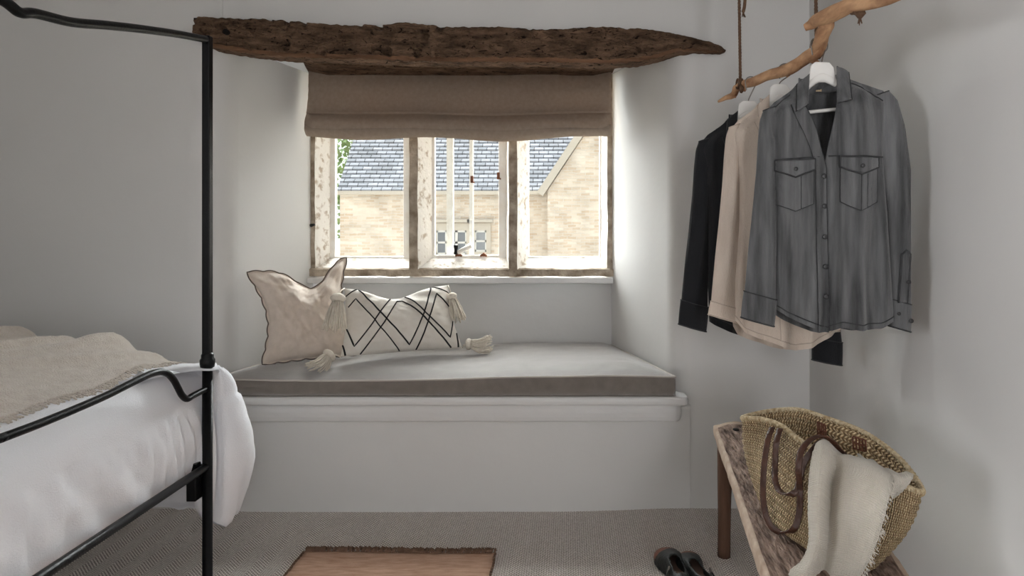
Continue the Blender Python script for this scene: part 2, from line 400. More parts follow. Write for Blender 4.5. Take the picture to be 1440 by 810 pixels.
# side walls with a hand-plastered wobble
def side_wall(name, x, sgn):
    rows = []
    for i in range(31):
        z = CZ * i / 30; r = []
        for j in range(80):
            y = lerp(FY, WY + .0, j / 79); r.append((x + .010 * fbm(y * 1.3, z * 1.3, 3) * sgn * sstep(WY, WY - .3, y), y, z))
        rows.append(r)
    m = MB(); m.merge(gridm(rows)); m.merge(boxm(min(x + sgn * .05, x + sgn * .2), max(x + sgn * .05, x + sgn * .2), FY, OUT, 0, CZ))
    o = m.build(name, M['plaster']); tag(o, kind='structure')
side_wall('wall_right', RX, 1)
vy0, vy1, vz0, vz1 = -2.1, -.5, .8, 2.05        # opening added for the side fill light, behind the camera
mb = MB()
for bx in ((FY, vy0, 0, CZ), (vy1, WY + .02, 0, CZ), (vy0, vy1, 0, vz0), (vy0, vy1, vz1, CZ)): mb.merge(boxm(LX - .25, LX, *bx))
tag(mb.build('wall_left', M['dark_wall'], smooth=False), kind='structure')
w3 = MB()  # frame added round the side fill light
for a in (vy0, (vy0 + vy1) / 2 - .03, vy1 - .06): w3.merge(boxm(LX - .22, LX - .16, a, a + .06, vz0, vz1))
for a in (vz0, vz1 - .06): w3.merge(boxm(LX - .22, LX - .16, vy0, vy1, a, a + .06))
tag(w3.build('side_fill_frame', M['whiteframe'], smooth=False), kind='structure')
flat('ceiling', LX - .2, RX + .2, FY - .2, OUT + .1, CZ, CZ + .15, M['ceiling'])
flat('floor', LX - .2, RX + .2, FY - .2, WY + .06, -.12, 0, M['carpet'])
# wall behind the camera with an opening added for the rear fill light
mb = MB()
wx0, wx1, wz0, wz1 = .43, .99, .8, 2.05
mb.merge(boxm(LX - .2, wx0, FY - .2, FY, 0, CZ)); mb.merge(boxm(wx1, RX + .2, FY - .2, FY, 0, CZ))
mb.merge(boxm(wx0, wx1, FY - .2, FY, 0, wz0)); mb.merge(boxm(wx0, wx1, FY - .2, FY, wz1, CZ))
tag(mb.build('wall_front', M['plaster'], smooth=False), kind='structure')
w2 = MB()  # frame added round the rear fill light
for a in (wx0, (wx0 + wx1) / 2 - .03, wx1 - .06): w2.merge(boxm(a, a + .06, FY - .15, FY - .08, wz0, wz1))
for a in (wz0, wz1 - .06): w2.merge(boxm(wx0, wx1, FY - .15, FY - .08, a, a + .06))
tag(w2.build('rear_fill_frame', M['whiteframe'], smooth=False), kind='structure')

# ------------------------------------------------------------------ window seat ledge (trim_1) and inner sill (trim_2)
zb = P(0, 559, 2.80).z; zl = P(0, 571, 2.80).z; zf = P(0, 593, 2.83).z
mb = MB()
def ledge(mb, x0, x1, y0, y1, z0, z1, rc, n=6):
    """board with rounded nose and rounded right-hand corner"""
    plan = [(x0, y1), (x0, y0)]
    cx, cy = x1 - rc, y0 + rc
    for i in range(9):
        a = -math.pi / 2 + math.pi / 2 * i / 8; plan.append((cx + rc * math.cos(a), cy + rc * math.sin(a)))
    plan.append((x1, y1)); cen = Vector(((x0 + x1) / 2, y1, 0)); h = (z1 - z0) / 2; rows = []
    for i in range(n + 1):
        a = -math.pi / 2 + math.pi * i / n; ins = min(h * .8, .007) * (1 - math.cos(a)); z = (z0 + z1) / 2 + h * math.sin(a)
        r = []
        for (x, y) in plan:
            yy = y + ins if y < y1 - .001 else y; xx = x - ins if x > x1 - rc - 1e-6 and y < y1 + 1 else x
            r.append((xx, yy + .003 * nz(x * 3, z * 9), z + .0035 * nz(x * 1.3, 2.2)))
        rows.append(r)
    # split long span
    mb.merge(gridm(rows)); k = len(mb.v)
    mb.add(rows[-1], [list(range(len(rows[-1])))])
    mb.add(rows[0], [list(range(len(rows[0])))[::-1]])
ledge(mb, -1.62, P(969, 0, 2.80).x, 2.80, 2.95, zl, zb, .02)
ledge(mb, -1.60, P(959, 0, 2.83).x, 2.825, 2.95, zf, zl + .001, .03)
mb.merge(boxm(-1.50, .45, 2.9, BY + .01, zb - .03, zb - .001))
tr1 = mb.build('trim_1', M['white_paint'], smooth=False); tag(tr1, 'white painted window seat ledge', kind='structure')
# sill
s0 = P(0, 399, 3.50).z; s1 = P(0, 390.5, 3.49).z
mb = MB(); mb.merge(boxm(nLb[0] - .015, nRb[0] + .012, 3.495, 3.62, s0, s1)); o = mb.build('trim_2', M['white_paint'], smooth=False)
tag(o, 'thin white sill under the stone window', kind='structure'); bevel(o, .008, 3)

# ------------------------------------------------------------------ window_1 : three-light stone mullioned window
win = root('window_1', (-.56, BY, s1), 'three-light stone mullioned window with white frames', None, kind='structure')
def wx(px, y=3.52): return P(px, 0, y).x
zt = 2.0
def prism(mb, plan, z0, z1, mis, nz_=14, wob=.004, seed=0):
    rows = []
    for i in range(nz_ + 1):
        z = lerp(z0, z1, i / nz_)
        rows.append([(x + wob * fbm(x * 8, z * 9, seed), y + wob * fbm(x * 8 + 3, z * 9, seed + 4), z) for (x, y) in plan])
    n = len(plan)
    for i in range(nz_):
        for j in range(n):
            a, b_ = rows[i][j], rows[i][(j + 1) % n]; c, d = rows[i + 1][(j + 1) % n], rows[i + 1][j]
            mb.add([a, b_, c, d], [[0, 1, 2, 3]], mis[j])
zs0 = P(0, 388, 3.52).z - .003
for k, (pa, pb) in enumerate(((575.5, 587.5), (715.5, 727.5))):
    xa, xb = wx(pa), wx(pb); mb = MB()
    prism(mb, [(xa, 3.52), (xb, 3.52), (xb + .050, 3.63), (xb + .050, 3.72), (xa - .022, 3.72), (xa - .022, 3.63)], zs0, zt, [0, 1, 1, 1, 1, 1], seed=k)
    mb.build('mullion', [M['stone'], M['oldpaint']], win, smooth=False)
mb = MB()
xa, xb = nLb[0] - .02, wx(443, 3.53)
prism(mb, [(xa, 3.53), (xb, 3.53), (wx(463, 3.62), 3.62), (wx(463, 3.62), 3.72), (xa, 3.72)], zs0, zt, [0, 1, 1, 1, 0], seed=5)
mb.build('jamb', [M['stone'], M['oldpaint']], win, smooth=False)
mb = MB()
xa, xb = wx(854, 3.53), nRb[0] + .02
prism(mb, [(xa, 3.53), (xb, 3.53), (xb, 3.72), (wx(846, 3.62), 3.72), (wx(846, 3.62), 3.62)], zs0, zt, [0, 1, 0, 1, 1], seed=7)
mb.build('jamb', [M['stone'], M['oldpaint']], win, smooth=False)
# stone sill, front bare, top chamfer painted
mb = MB(); rows = []
prof = [(3.72, P(0, 362, 3.63).z), (3.63, P(0, 363, 3.63).z), (3.535, P(0, 377, 3.53).z), (3.52, P(0, 379, 3.52).z), (3.52, zs0)]
for j in range(60):
    x = lerp(nLb[0] - .02, nRb[0] + .02, j / 59)
    rows.append([(x, y + .005 * fbm(x * 7, z * 20, 2), z + .005 * fbm(x * 9, y * 9, 8)) for (y, z) in prof])
g = gridm(rows)
for f in g[1]:
    mb.add([g[0][i] for i in f], [[0, 1, 2, 3]], 0 if (f[0] % len(prof)) >= 2 else 1)
mb.build('sill', [M['stone'], M['oldpaint']], win, smooth=False)
def frame_rect(mb, x0, x1, z0, z1, w, y0, y1, wl=None, wr=None, wbt=None):
    wl = wl or w; wr = wr or w; wbt = wbt or w
    mb.merge(boxm(x0, x0 + wl, y0, y1, z0, z1)); mb.merge(boxm(x1 - wr, x1, y0, y1, z0, z1))
    mb.merge(boxm(x0 + wl, x1 - wr, y0, y1, z0, z0 + wbt)); mb.merge(boxm(x0 + wl, x1 - wr, y0, y1, z1 - w, z1))
lights = [(463, 573, 471, 567), (599, 712, 611, 701), (735, 846, 741, 843)]
fy0, fy1 = 3.635, 3.675
for k, (a, b_, ga, gb) in enumerate(lights):
    x0, x1 = wx(a, fy0), wx(b_, fy0); mb = MB()
    frame_rect(mb, x0 - .012, x1 + .012, P(0, 366, fy0).z, 2.0, .02, fy0, fy1, wl=wx(ga, fy0) - x0 + .012, wr=x1 + .012 - wx(gb, fy0), wbt=.02 if k != 1 else .028)
    o = mb.build('frame', M['whiteframe'], win, smooth=False); bevel(o, .004)
    mb = MB().merge(boxm(wx(ga, fy0) - .008, wx(gb, fy0) + .008, 3.652, 3.657, P(0, 366, fy0).z + .01, 1.99))
    mb.build('glass_pane', M['glass'], win, smooth=False)
# opened casement behind the middle light: two upright bars, latches and stay
for (pa, pb, yy) in ((628, 637, 3.69), (660, 665, 3.69)):
    mb = MB().merge(boxm(wx(pa, yy), wx(pb, yy), yy, yy + .03, P(0, 362, yy).z, 1.99)); mb.build('casement_bar', M['whiteframe'], win, smooth=False)
for px in (645, 680):
    mb = MB(); c = P(px, 358.5, 3.625)
    mb.merge(tubem([c + Vector((-.018, 0, -.006)), c + Vector((-.006, 0, .0)), c + Vector((.006, 0, .0)), c + Vector((.018, 0, -.006))], [.005, .008, .008, .005], 10))
    mb.merge(tubem([c + Vector((0, 0, -.008)), c + Vector((0, 0, .012))], .006, 10))
    o = mb.build('latch', M['rust'], win)
for (px, py) in ((664.5, 252), (701.5, 247)):
    c = P(px, py, 3.64); mb = MB().merge(boxm(c.x - .008, c.x + .006, 3.615, 3.64, c.z - .02, c.z + .016)); mb.merge(tubem([c + Vector((0, -.01, -.01)), c + Vector((.012, -.03, -.02))], .004, 8)); mb.build('catch', M['rust'], win, smooth=False)
c = P(641, 350, 3.61)
mb = MB().merge(tubem([c + Vector((-.004, 0, -.030)), c + Vector((0, 0, -.01)), c + Vector((0, 0, .02))], [.010, .009, .014], 12)); mb.build('stay_handle', M['black'], win, label='black stay handle')
mb = MB().merge(tubem([c + Vector((.01, .0, -.020)), P(662, 346, 3.63)], [.011, .016], 10)); mb.build('stay_bar', M['whiteframe'], win)
c = P(440, 317, 3.52); mb = MB().merge(tubem([c + Vector((-.01, 0, 0)), c + Vector((.012, -.012, .004))], [.009, .006], 8)); mb.build('hook', M['black'], win)
for (px, py) in ((851, 205), (852, 355)):
    c = P(px, py, 3.60); mb = MB().merge(boxm(c.x - .004, c.x + .004, 3.60, 3.63, c.z - .02, c.z + .02)); mb.build('hinge', M['rust'], win, smooth=False)

# ------------------------------------------------------------------ oak beam over the recess
top = [(270, 24), (285, 23), (330, 25), (380, 27), (450, 33), (500, 36), (540, 34), (566, 31), (600, 35), (640, 38), (700, 38), (760, 40), (830, 38), (880, 39), (920, 42), (945, 46), (975, 51), (1005, 57), (1018, 61), (1025, 66)]
bot = [(270, 50), (290, 64), (320, 70), (345, 74), (400, 80), (500, 82), (640, 86), (760, 86), (850, 89), (900, 86), (930, 80), (950, 73), (975, 70), (1000, 71), (1018, 70), (1025, 67)]
BF = 2.80
mb = MB(); rows = []; NB = 420; mi = []
for j in range(NB + 1):
    px = lerp(270, 1025, j / NB); zt_ = P(px, interp(px, top), BF).z; zb_ = P(px, interp(px, bot), BF).z
    x = P(px, 0, BF).x; h = zt_ - zb_
    sh = 1 if h > .08 else max(.15, h / .08)
    yb = lerp(2.88, 2.905, sh); yf = BF + (1 - sh) * .06
    c = min(.016, h * .2)                      # worn lower arris
    prof = []
    for t in [i / 14 for i in range(15)]: prof.append((yf + .004 * math.sin(t * 3.1), lerp(zt_, zb_ + c * 1.0, t)))
    for t in (.25, .5, .75, 1): prof.append((yf + c * 1.1 * t, zb_ + c * (1 - t) ** 1.6))
    for t in (.2, .4, .6, .8, 1): prof.append((lerp(yf + c * 1.1, yb, t), zb_ - .0 * t))
    prof.append((yb, zt_)); prof.append(((yb + yf) / 2, zt_ + .004))
    r = []
    for k, (y, z) in enumerate(prof):
        n1 = fbm(x * 14, z * 26, y * 14, 4) * .013; n2 = abs(fbm(x * 34, z * 40, y * 30 + 5, 3)) * .011
        n3 = fbm(x * 3, z * 3, 7) * .012
        if px > 900: n1 *= .6; n2 *= .6
        jag = .005 * nz(x * 40, k * .3, 2)
        inward = 1 if k < 15 else .3
        gouge = max(0, nz(x * 26, z * 30, 31) - .22) * (.085 if px < 640 else .035)
        r.append((x, y + (n1 + n2 + n3 * .5 + gouge) * inward, z + (n3 * .25 + jag)))
    rows.append(r)
g = gridm(rows, True, None, True); n = len(rows[0])
for fi, f in enumerate(g[1]):
    if len(f) == 4:
        k = f[0] % n; m_ = 1 if 14 <= k <= 16 else 0
    else: m_ = 0
    mb.f.append(f); mb.m.append(m_)
mb.v = [Vector(v) for v in g[0]]
beam = root('oak_beam', (P(650, 0, BF).x, 2.9, P(0, 86, BF).z), 'rough dark oak beam tapering to a point above the window recess', 'beam')
mesh('timber', mb.v, mb.f, [M['beam'], M['beam_edge']], beam, True, None, mb.m)
c = P(318, 45, BF - .004)
o = MB().merge(tubem([c + Vector((0, -.006, 0)), c + Vector((0, .02, 0))], [.0115, .0115], 16)).build('peg_hole', M['hole'], beam, label='round dark peg hole')
# rear lintel boards
mb = MB(); rows = []
for j in range(90):
    e = min(1, (j + 2) / 8, (91 - j) / 8)
    prof = [(2.92, 2.03), (2.92, 1.955)] + [(lerp(2.92, 3.50, t), 1.958 + .010 * t + (0.012 if .45 < t < .55 else 0)) for t in (.15, .3, .44, .47, .53, .56, .7, .85, 1)] + [(3.50, 2.03)]
    X = lambda y: lerp(lerp(-1.19, -1.345, (y - 2.92) / .58), lerp(.25, .225, (y - 2.92) / .58), j / 89)
    x = X(3.2)
    rows.append([(X(y), y + .004 * fbm(x * 9, y * 9, 1), z + .010 * fbm(x * 3, y * 16, 3) + (1 - e) * .03) for (y, z) in prof])
mb.merge(gridm(rows, True, None, True))
o = mb.build('lintel_board', M['beam']); tag(o, 'dark wooden lintel boards behind the big beam, above the roman blind', 'lintel')

# ------------------------------------------------------------------ roman blind
BL = root('roman_blind', (P(645, 0, 3.44).x, 3.46, P(0, 190, 3.44).z), 'taupe linen roman blind pulled up at the head of the window', 'blind')
zt0 = 1.995; z1 = P(0, 160, 3.44).z; z2 = P(0, 190, 3.42).z
xl, xr = P(430, 0, 3.42).x, P(860, 0, 3.42).x
def wavy(u): return .5 + .5 * math.sin(u * 9.0 + .6) * .8
rows = []; nc = 120
prof = []
for i in range(22): prof.append(('p', i / 21))
for i in range(1, 21): prof.append(('q', i / 20))
for kind, t in prof:
    r = []
    for j in range(nc):
        u = j / (nc - 1); x = lerp(xl, xr, u)
        sag = .011 * math.sin(math.pi * u) + .006 * math.sin(u * 11 + 1) * math.sin(math.pi * u)
        side = 1 - sstep(0, .03, u) * (1 - sstep(.97, 1, u))
        z1u = z1 - sag * .8; 
        if kind == 'p':
            z = lerp(zt0, z1u, t); y = 3.455 - .016 * t * t + .004 * nz(x * 5, z * 5, 1) - .030 * t ** 7 * (1 - .6 * side)
            x += .003 * nz(z * 30, 4) * side
            if t > .96: z -= 0
        r.append([x, y, z] if kind == 'p' else None)
        if kind == 'q':
            zb2 = z2 - sag + .004
            # from under the first fold, bulging out and down to the rounded hem, then up behind
            a = t
            if a < .75:
                s = a / .75; z = lerp(z1u + .012, zb2, s); y = 3.430 + .018 * (1 - s) - .050 * math.sin(math.pi * min(1, s * 1.0)) ** .8 * (1 - .4 * side) - .008 * s + .004 * nz(x * 5, z * 20, 3)
            else:
                s = (a - .75) / .25; z = zb2 - .006 * math.sin(s * math.pi) + .03 * s; y = 3.416 + .03 * s
            r[-1] = [x, y, z]
    rows.append(r)
o = MB().merge(gridm(rows)).build('blind_cloth', M['blind'], BL); solid(o, .0025)
# second loose layer under the hem, following its wave
rows = []
for i in range(12):
    t = i / 11; r = []
    for j in range(nc):
        u = j / (nc - 1); x = lerp(xl + .004, xr - .004, u); sag = .011 * math.sin(math.pi * u) + .006 * math.sin(u * 11 + 1) * math.sin(math.pi * u)
        dip = -.010 + .012 * math.sin(u * 13 + 2.2)
        zz = lerp(z2 + .05, z2 - sag - .004 + min(0, dip) * .6, t)
        r.append((x, 3.40 + .022 * t - .02 * math.sin(math.pi * t), zz))
    rows.append(r)
o = MB().merge(gridm(rows)).build('hem_fold', M['blind'], BL); solid(o, .003)
o = MB().merge(boxm(xl + .01, xr - .01, 3.47, 3.50, 1.955, 1.985)).build('headrail', M['whiteframe'], BL, smooth=False)

# ------------------------------------------------------------------ seat cushion
SC = root('seat_cushion', (-.52, 3.1, zb), 'long taupe box cushion with piped edge on the window seat', 'cushion')
yf, yb_ = 2.815, 3.525
def cxl(y): return lerp(P(297, 0, yf).x, P(438, 0, 3.52).x - .01, (y - yf) / (yb_ - yf)) + .004
def cxr(y): return lerp(P(951, 0, yf).x, P(862, 0, 3.52).x - .002, (y - yf) / (yb_ - yf)) - .004
zc0 = zb + .002
def cz_edge(x): return P(0, 531, yf).z + .006 * math.sin(x * 3 + 1) - .008 * sstep(-.2, -1.0, x) + .004 * nz(x * 3, 1)
def ctop(x, y):
    u = (x - cxl(y)) / (cxr(y) - cxl(y)); v = (y - yf) / (yb_ - yf)
    d = min(u * 12, (1 - u) * 12, v * 5, (1 - v) * 8); d = max(0, min(1, d))
    pu = math.sin(d * math.pi / 2) * .030
    return cz_edge(x) + pu + .006 * fbm(x * 3, y * 5, 2) * d + .0025 * fbm(x * 11, y * 14, 6) * d - .003 * math.exp(-((v - .13) / .05) ** 2) * d
rows = []; NU, NV = 150, 40
for i in range(NV + 1):
    y = lerp(yf, yb_, (i / NV)); r = []
    for j in range(NU + 1):
        u = j / NU; x = lerp(cxl(y), cxr(y), u); r.append(Vector((x, y, ctop(x, y))))
    rows.append(r)
ring = [rows[0][j] for j in range(NU + 1)] + [rows[i][NU] for i in range(1, NV + 1)] + [rows[NV][j] for j in range(NU - 1, -1, -1)] + [rows[i][0] for i in range(NV - 1, 0, -1)]
cen = Vector((-.5, 3.17, 0)); side = []
for i in range(9):
    t = i / 8; r = []
    for p in ring:
        z = lerp(p.z, zc0, t); out = (p - cen); out.z = 0; out.normalize()
        bul = .010 * math.sin(math.pi * t) + .004 * fbm(p.x * 6, p.y * 6, z * 20) * math.sin(math.pi * t)
        rr = 0
        if t > .85: rr = -.006 * (t - .85) / .15
        q = Vector((p.x, p.y, z)) + Vector((0, -1, 0) if p.y < yf + .001 else out) * (bul + rr); r.append(q)
    side.append(r)
MB().merge(gridm(side, True)).build('side_panel', M['seat'], SC)
MB().merge(gridm(rows)).build('top_panel', M['seat'], SC)
MB().merge(tubem([p + Vector((0, -.003 if p.y < yf + .001 else 0, 0)) for p in ring], .0042, 8, closed=True)).build('piping', M['piping'], SC)
MB().merge(tubem([p + Vector((0, -.002 if p.y < yf + .001 else 0, 0)) for p in side[-1]], .004, 8, closed=True)).build('piping', M['seat'], SC)

# ------------------------------------------------------------------ pillows
class Pillow:
    def __init__(s, BLc, BRc, TLc, TRc, thick, dip=0, dipw=.3, pin=.06, pinv=None, back=Vector((0, 1, 0)), seed=0, wr=.006, dx=.5, ears=0):
        s.c = [Vector(BLc), Vector(BRc), Vector(TLc), Vector(TRc)]; s.t = thick; s.dip = dip; s.dw = dipw; s.pin = pin; s.pinv = pin if pinv is None else pinv
        s.seed = seed; s.wr = wr; s.dx = dx
        u = (s.c[1] - s.c[0]).normalized(); v = (s.c[2] - s.c[0]).normalized(); s.n = u.cross(v).normalized()   # faces the room (-y)
        if s.n.y > 0: s.n = -s.n
        s.u, s.v = u, v
    def pt(s, u, v, side=1, lift=0):
        c = s.c; p = (c[0] * (1 - u) + c[1] * u) * (1 - v) + (c[2] * (1 - u) + c[3] * u) * v
        # edges pull in between the corners
        W = (c[1] - c[0]).length; H = (c[2] - c[0]).length
        p += s.u * (s.pin * W * (.5 - u) * 2 * (math.sin(math.pi * v)) * .5)
        p += s.v * (s.pinv * H * (.5 - v) * 2 * (math.sin(math.pi * u)) * .5 * (1 if v > .5 else .35))
        d = s.dip * H * math.exp(-((u - s.dx) / s.dw) ** 2) * v ** 2.2
        p -= s.v * d
        a = max(0, 1 - abs(2 * u - 1) ** 2.3); b_ = max(0, 1 - abs(2 * v - 1) ** 2.3)
        puff = (a * b_) ** .55
        puff *= 1 - .45 * s.dip * 3 * math.exp(-((u - s.dx) / (s.dw * .8)) ** 2) * sstep(.55, 1, v)
        w = s.wr * (fbm(u * 5 + s.seed, v * 5, side, 3) * 1.2 + .8 * abs(nz(u * 9 + v * 6, v * 3 - u * 4, s.seed + side))) * min(1, puff * 2)
        # radial gathers from the chop
        if s.dip: w += s.wr * .9 * math.sin((math.atan2(1.15 - v, u - s.dx)) * 13) * sstep(.45, .9, v) * (a * b_) ** .3
        return p + s.n * side * (s.t / 2 * puff + w + lift)
    def mesh(s, nu=70, nv=60):
        R = []
        f = [[s.pt(i / nu, j / nv, 1) for i in range(nu + 1)] for j in range(nv + 1)]
        b_ = [[s.pt(i / nu, j / nv, -1) for i in range(nu + 1)] for j in range(nv + 1)]
        return f, b_
    def rim(s, n=60, wave=0, waven=0):
        pts = []
        for k in range(n): pts.append((k / n, 0))
        for k in range(n): pts.append((1, k / n))
        for k in range(n): pts.append((1 - k / n, 1))
        for k in range(n): pts.append((0, 1 - k / n))
        return pts
# oatmeal pillow leaning into the corner
OP = root('linen_pillow', P(430, 512, 3.12), 'plain oatmeal linen pillow with dark scalloped piping in the corner of the seat', 'pillow')
pl = Pillow(P(370, 511, 2.97), P(505, 497, 3.16), P(349, 384, 3.02), P(486, 362, 3.33), .14, dip=.27, dipw=.22, pin=.26, pinv=.08, seed=3, wr=.015, dx=.60)
f, b_ = pl.mesh()
mb = MB().merge(gridm(f)).merge(gridm([r[::-1] for r in b_])); mb.build('pillow_cover', M['linen_pillow'], OP)
rim = []
for (u, v) in pl.rim(66):
    p = pl.pt(u, v, 1); q = pl.pt(u, v, -1); p = (p + q) / 2
    out = pl.u * (2 * u - 1 if abs(2 * u - 1) > .99 else 0) + pl.v * (2 * v - 1 if abs(2 * v - 1) > .99 else 0)
    k = (u + v) * 7
    rim.append(p + out * (.004 + .006 * abs(math.sin(k * math.pi))))
# flange between the cover and the wavy piping
base = [(pl.pt(u, v, 1) + pl.pt(u, v, -1)) / 2 for (u, v) in pl.rim(66)]
MB().merge(gridm([base + [base[0]], rim + [rim[0]]])).build('scalloped_flange', M['linen_pillow'], OP)
MB().merge(tubem(rim, .0028, 8, closed=True)).build('piping', M['pillow_trim'], OP, label='dark taupe piping')

# patterned pillow
PP = root('patterned_pillow', P(565, 495, 3.15), 'cream lumbar pillow with black crossing zigzag lines and corner tassels', 'pillow')
pp = Pillow(P(479, 502, 3.00), P(650, 489, 3.22), P(484, 405, 3.10), P(630, 401, 3.34), .15, dip=.17, dipw=.25, pin=.05, seed=9, wr=.007, dx=.46)
pp_c = pp.c
f, b_ = pp.mesh(90, 60)
mb = MB().merge(gridm(f)).merge(gridm([r[::-1] for r in b_]))
lines = [
 [(0, .86), (.11, 1.0)], [(.13, 1.0), (.35, .50), (.54, .08), (.70, .55), (.82, 1.0)], [(.84, 1.0), (1, .86)],
 [(0, .42), (.09, .12), (.22, .42), (.36, .80), (.42, .97)], [(.56, .97), (.72, .55), (.91, .16), (1, .48)],
 [(.02, .70), (.09, .83), (.27, .42), (.46, .01)], [(.60, .01), (.74, .45), (.86, .86), (.98, .62)],
 [(.15, .01), (.33, .45), (.47, .88), (.52, .88), (.70, .48), (.90, .01)],
 [(0, .16), (.035, .01)], [(.965, .01), (.985, .22)]]
for ln in lines:
    pts = []
    for (a, c_), (d, e) in zip(ln, ln[1:]):
        k = max(3, int(math.hypot(d - a, e - c_) * 40))
        for i in range(k): pts.append(pp.pt(lerp(a, d, i / k), lerp(c_, e, i / k), 1, .0008))
    pts.append(pp.pt(*ln[-1], 1, .0008))
    t = tubem(pts, .0046, 6, sq=.6); mb.merge(t, 1)
mb.build('pillow_cover', [M['cream'], M['yarn']], PP)
def tassel(parent, top, tip, r, lie=0, seed=0):
    top, tip = Vector(top), Vector(tip); ax = (tip - top); Ln = ax.length; ax.normalize()
    side = ax.cross(Vector((0, 1, 0)))
    if side.length < .2: side = ax.cross(Vector((1, 0, 0)))
    side.normalize(); fr = ax.cross(side); mb = MB(); rnd = random.Random(seed)
    # head
    k = [(0, .25), (.03, .42), (.08, .58), (.14, .62), (.20, .50), (.235, .42)]
    mb.merge(tubem([top + ax * Ln * a for a, _ in k], [r * b for _, b in k], 16, rfun=lambda i, th: 1 + .08 * math.sin(th * 8)))
    # strands
    for q in range(64):
        th = rnd.uniform(0, 2 * math.pi); rr = rnd.uniform(.35, 1) ** .5; pts = []
        ln = Ln * rnd.uniform(.90, 1.03)
        for i in range(7):
            t = i / 6; s = lerp(.22 * Ln, ln, t); w = lerp(.42, 1, t ** .7) * r * rr
            off = side * math.cos(th) * w + fr * math.sin(th) * w * (1 if not lie else .75)
            if lie: off += Vector((0, 0, -.012)) * math.sin(t * 3.14 * .9) * lie
            pts.append(top + ax * s + off + side * .003 * nz(q, t * 3) + fr * .003 * nz(q + 9, t * 3))
        mb.merge(tubem(pts, .0025, 5))
    return mb.build('tassel', M['tassel'], parent)
tassel(PP, P(476, 413, 2.99), P(470, 464, 2.93), .055, seed=1)
tassel(PP, P(634, 412, 3.30), P(644, 452, 3.26), .042, seed=2)
zc = 0.602
tassel(PP, P(466, 497, 2.97), P(441, 520, 2.88), .052, lie=1, seed=3)
tassel(PP, P(655, 484, 3.20), P(690, 483, 3.17), .044, lie=1, seed=4)
for a, b2 in ((pp.pt(0, 0), P(466, 498, 2.97)), (pp.pt(1, 0), P(655, 484, 3.20)), (pp.pt(0, 1), P(476, 413, 2.99)), (pp.pt(1, 1), P(634, 412, 3.30))):
    MB().merge(tubem([a, (Vector(a) + b2) / 2 + Vector((0, 0, .003)), b2], .003, 6)).build('tassel_cord', M['tassel'], PP)

# ------------------------------------------------------------------ bed
BX = -1.18; BPY = 2.21; NPY = .70
BED = root('bed_frame', (-2.2, 1.45, 0), 'black iron four-poster bed frame at the left of the room', 'bed')
def onplane(px, py, x=BX):
    y = F * (-x) / (VX - px); return Vector((x, y, CH - (py - HY) * y / F))
def post(x, y):
    mb = MB(); mb.merge(boxm(x - .0125, x + .0125, y - .0125, y + .0125, .765, 1.818)); o = mb.build('post', M['iron'], BED, smooth=False); bevel(o, .003)
    mb = MB(); mb.merge(tubem([(x, y, 0), (x, y, .012), (x, y, .014), (x, y, .766)], [.019, .019, .0155, .0155], 16)); mb.build('lower_post', M['iron'], BED)
    k = [(.735, .0155), (.738, .021), (.750, .023), (.762, .023), (.768, .019), (.778, .019), (.784, .015)]
    MB().merge(tubem([(x, y, z) for z, _ in k], [r for _, r in k], 20)).build('collar', M['iron'], BED)
HX = -3.25
for (x, y) in ((BX, BPY), (BX, NPY), (HX, BPY), (HX, NPY)): post(x, y)
# canopy end rail, sagging between the posts
can = [(288, 52), (250, 48), (200, 41), (150, 35.5), (100, 31), (50, 19), (0, 4)]
pts = [onplane(*p) for p in can]; pts[0] = Vector((BX, BPY, 1.806))
half = [(p.y, p.z) for p in pts]; midy = (BPY + NPY) / 2; zmid = half[-1][1] - .004
path = [Vector((BX, y, z)) for y, z in half if y > midy] 
path += [Vector((BX, midy, min(zmid, 1.664)))]
path += [Vector((BX, 2 * midy - p.y, p.z)) for p in path[-2::-1]]
cp = smooth_path(path, 8)
MB().merge(tubem(cp, .0115, 12)).build('canopy_rail', M['iron'], BED)
MB().merge(tubem([p + Vector((HX - BX, 0, 0)) for p in cp], .0115, 12)).build('canopy_rail', M['iron'], BED)
# foot rail : rises out of the post in a swan neck
mid = [(285, 549), (272, 556), (263, 561), (256, 556), (250, 545), (244, 534), (236, 526), (226, 523), (212, 526), (190, 536), (150, 554), (100, 577), (50, 598), (0, 613)]
pts = [onplane(*p) for p in mid]; pts[0] = Vector((BX, BPY, pts[0].z))
pts = [p for p in pts if p.y > midy - .0]
zr = pts[-1].z
for p in pts[10:]: p.z = lerp(p.z, zr, .3)
path = pts + [Vector((BX, midy - .05, zr))] + [Vector((BX, 2 * midy - p.y, p.z)) for p in pts[::-1]]
MB().merge(tubem(smooth_path(path, 6), .0098, 14)).build('foot_rail', M['iron'], BED)
zlo = P(288, 655, BPY).z
MB().merge(tubem([(BX, BPY, zlo), (BX, NPY, zlo)], .0125, 14)).build('end_rail', M['iron'], BED)
o = MB().merge(boxm(BX - .045, BX - .014, BPY - .045, BPY + .0, zlo - .10, zlo + .02)).build('corner_bracket', M['iron'], BED, smooth=False); bevel(o, .003)
for y in (BPY - .01, NPY + .01):
    o = MB().merge(boxm(HX, BX - .01, y - .012, y + .012, zlo - .03, zlo + .01)).build('side_rail', M['iron'], BED, smooth=False)
for k in range(10):
    x = lerp(HX + .1, BX - .2, k / 9); MB().merge(boxm(x - .03, x + .03, NPY, BPY, zlo - .02, zlo - .005)).build('slat', M['wood_leg'], BED, smooth=False)
# mattress
MXa, MXb = HX + .03, BX - .07; MYa, MYb = NPY + .06, BPY - .04
o = MB().merge(boxm(MXa, MXb, MYa, MYb, zlo - .002, .655)).build('mattress', M['cream'], smooth=False); bevel(o, .05, 4)
tag(o, 'thick mattress on the iron bed, hidden under the white duvet', 'mattress')
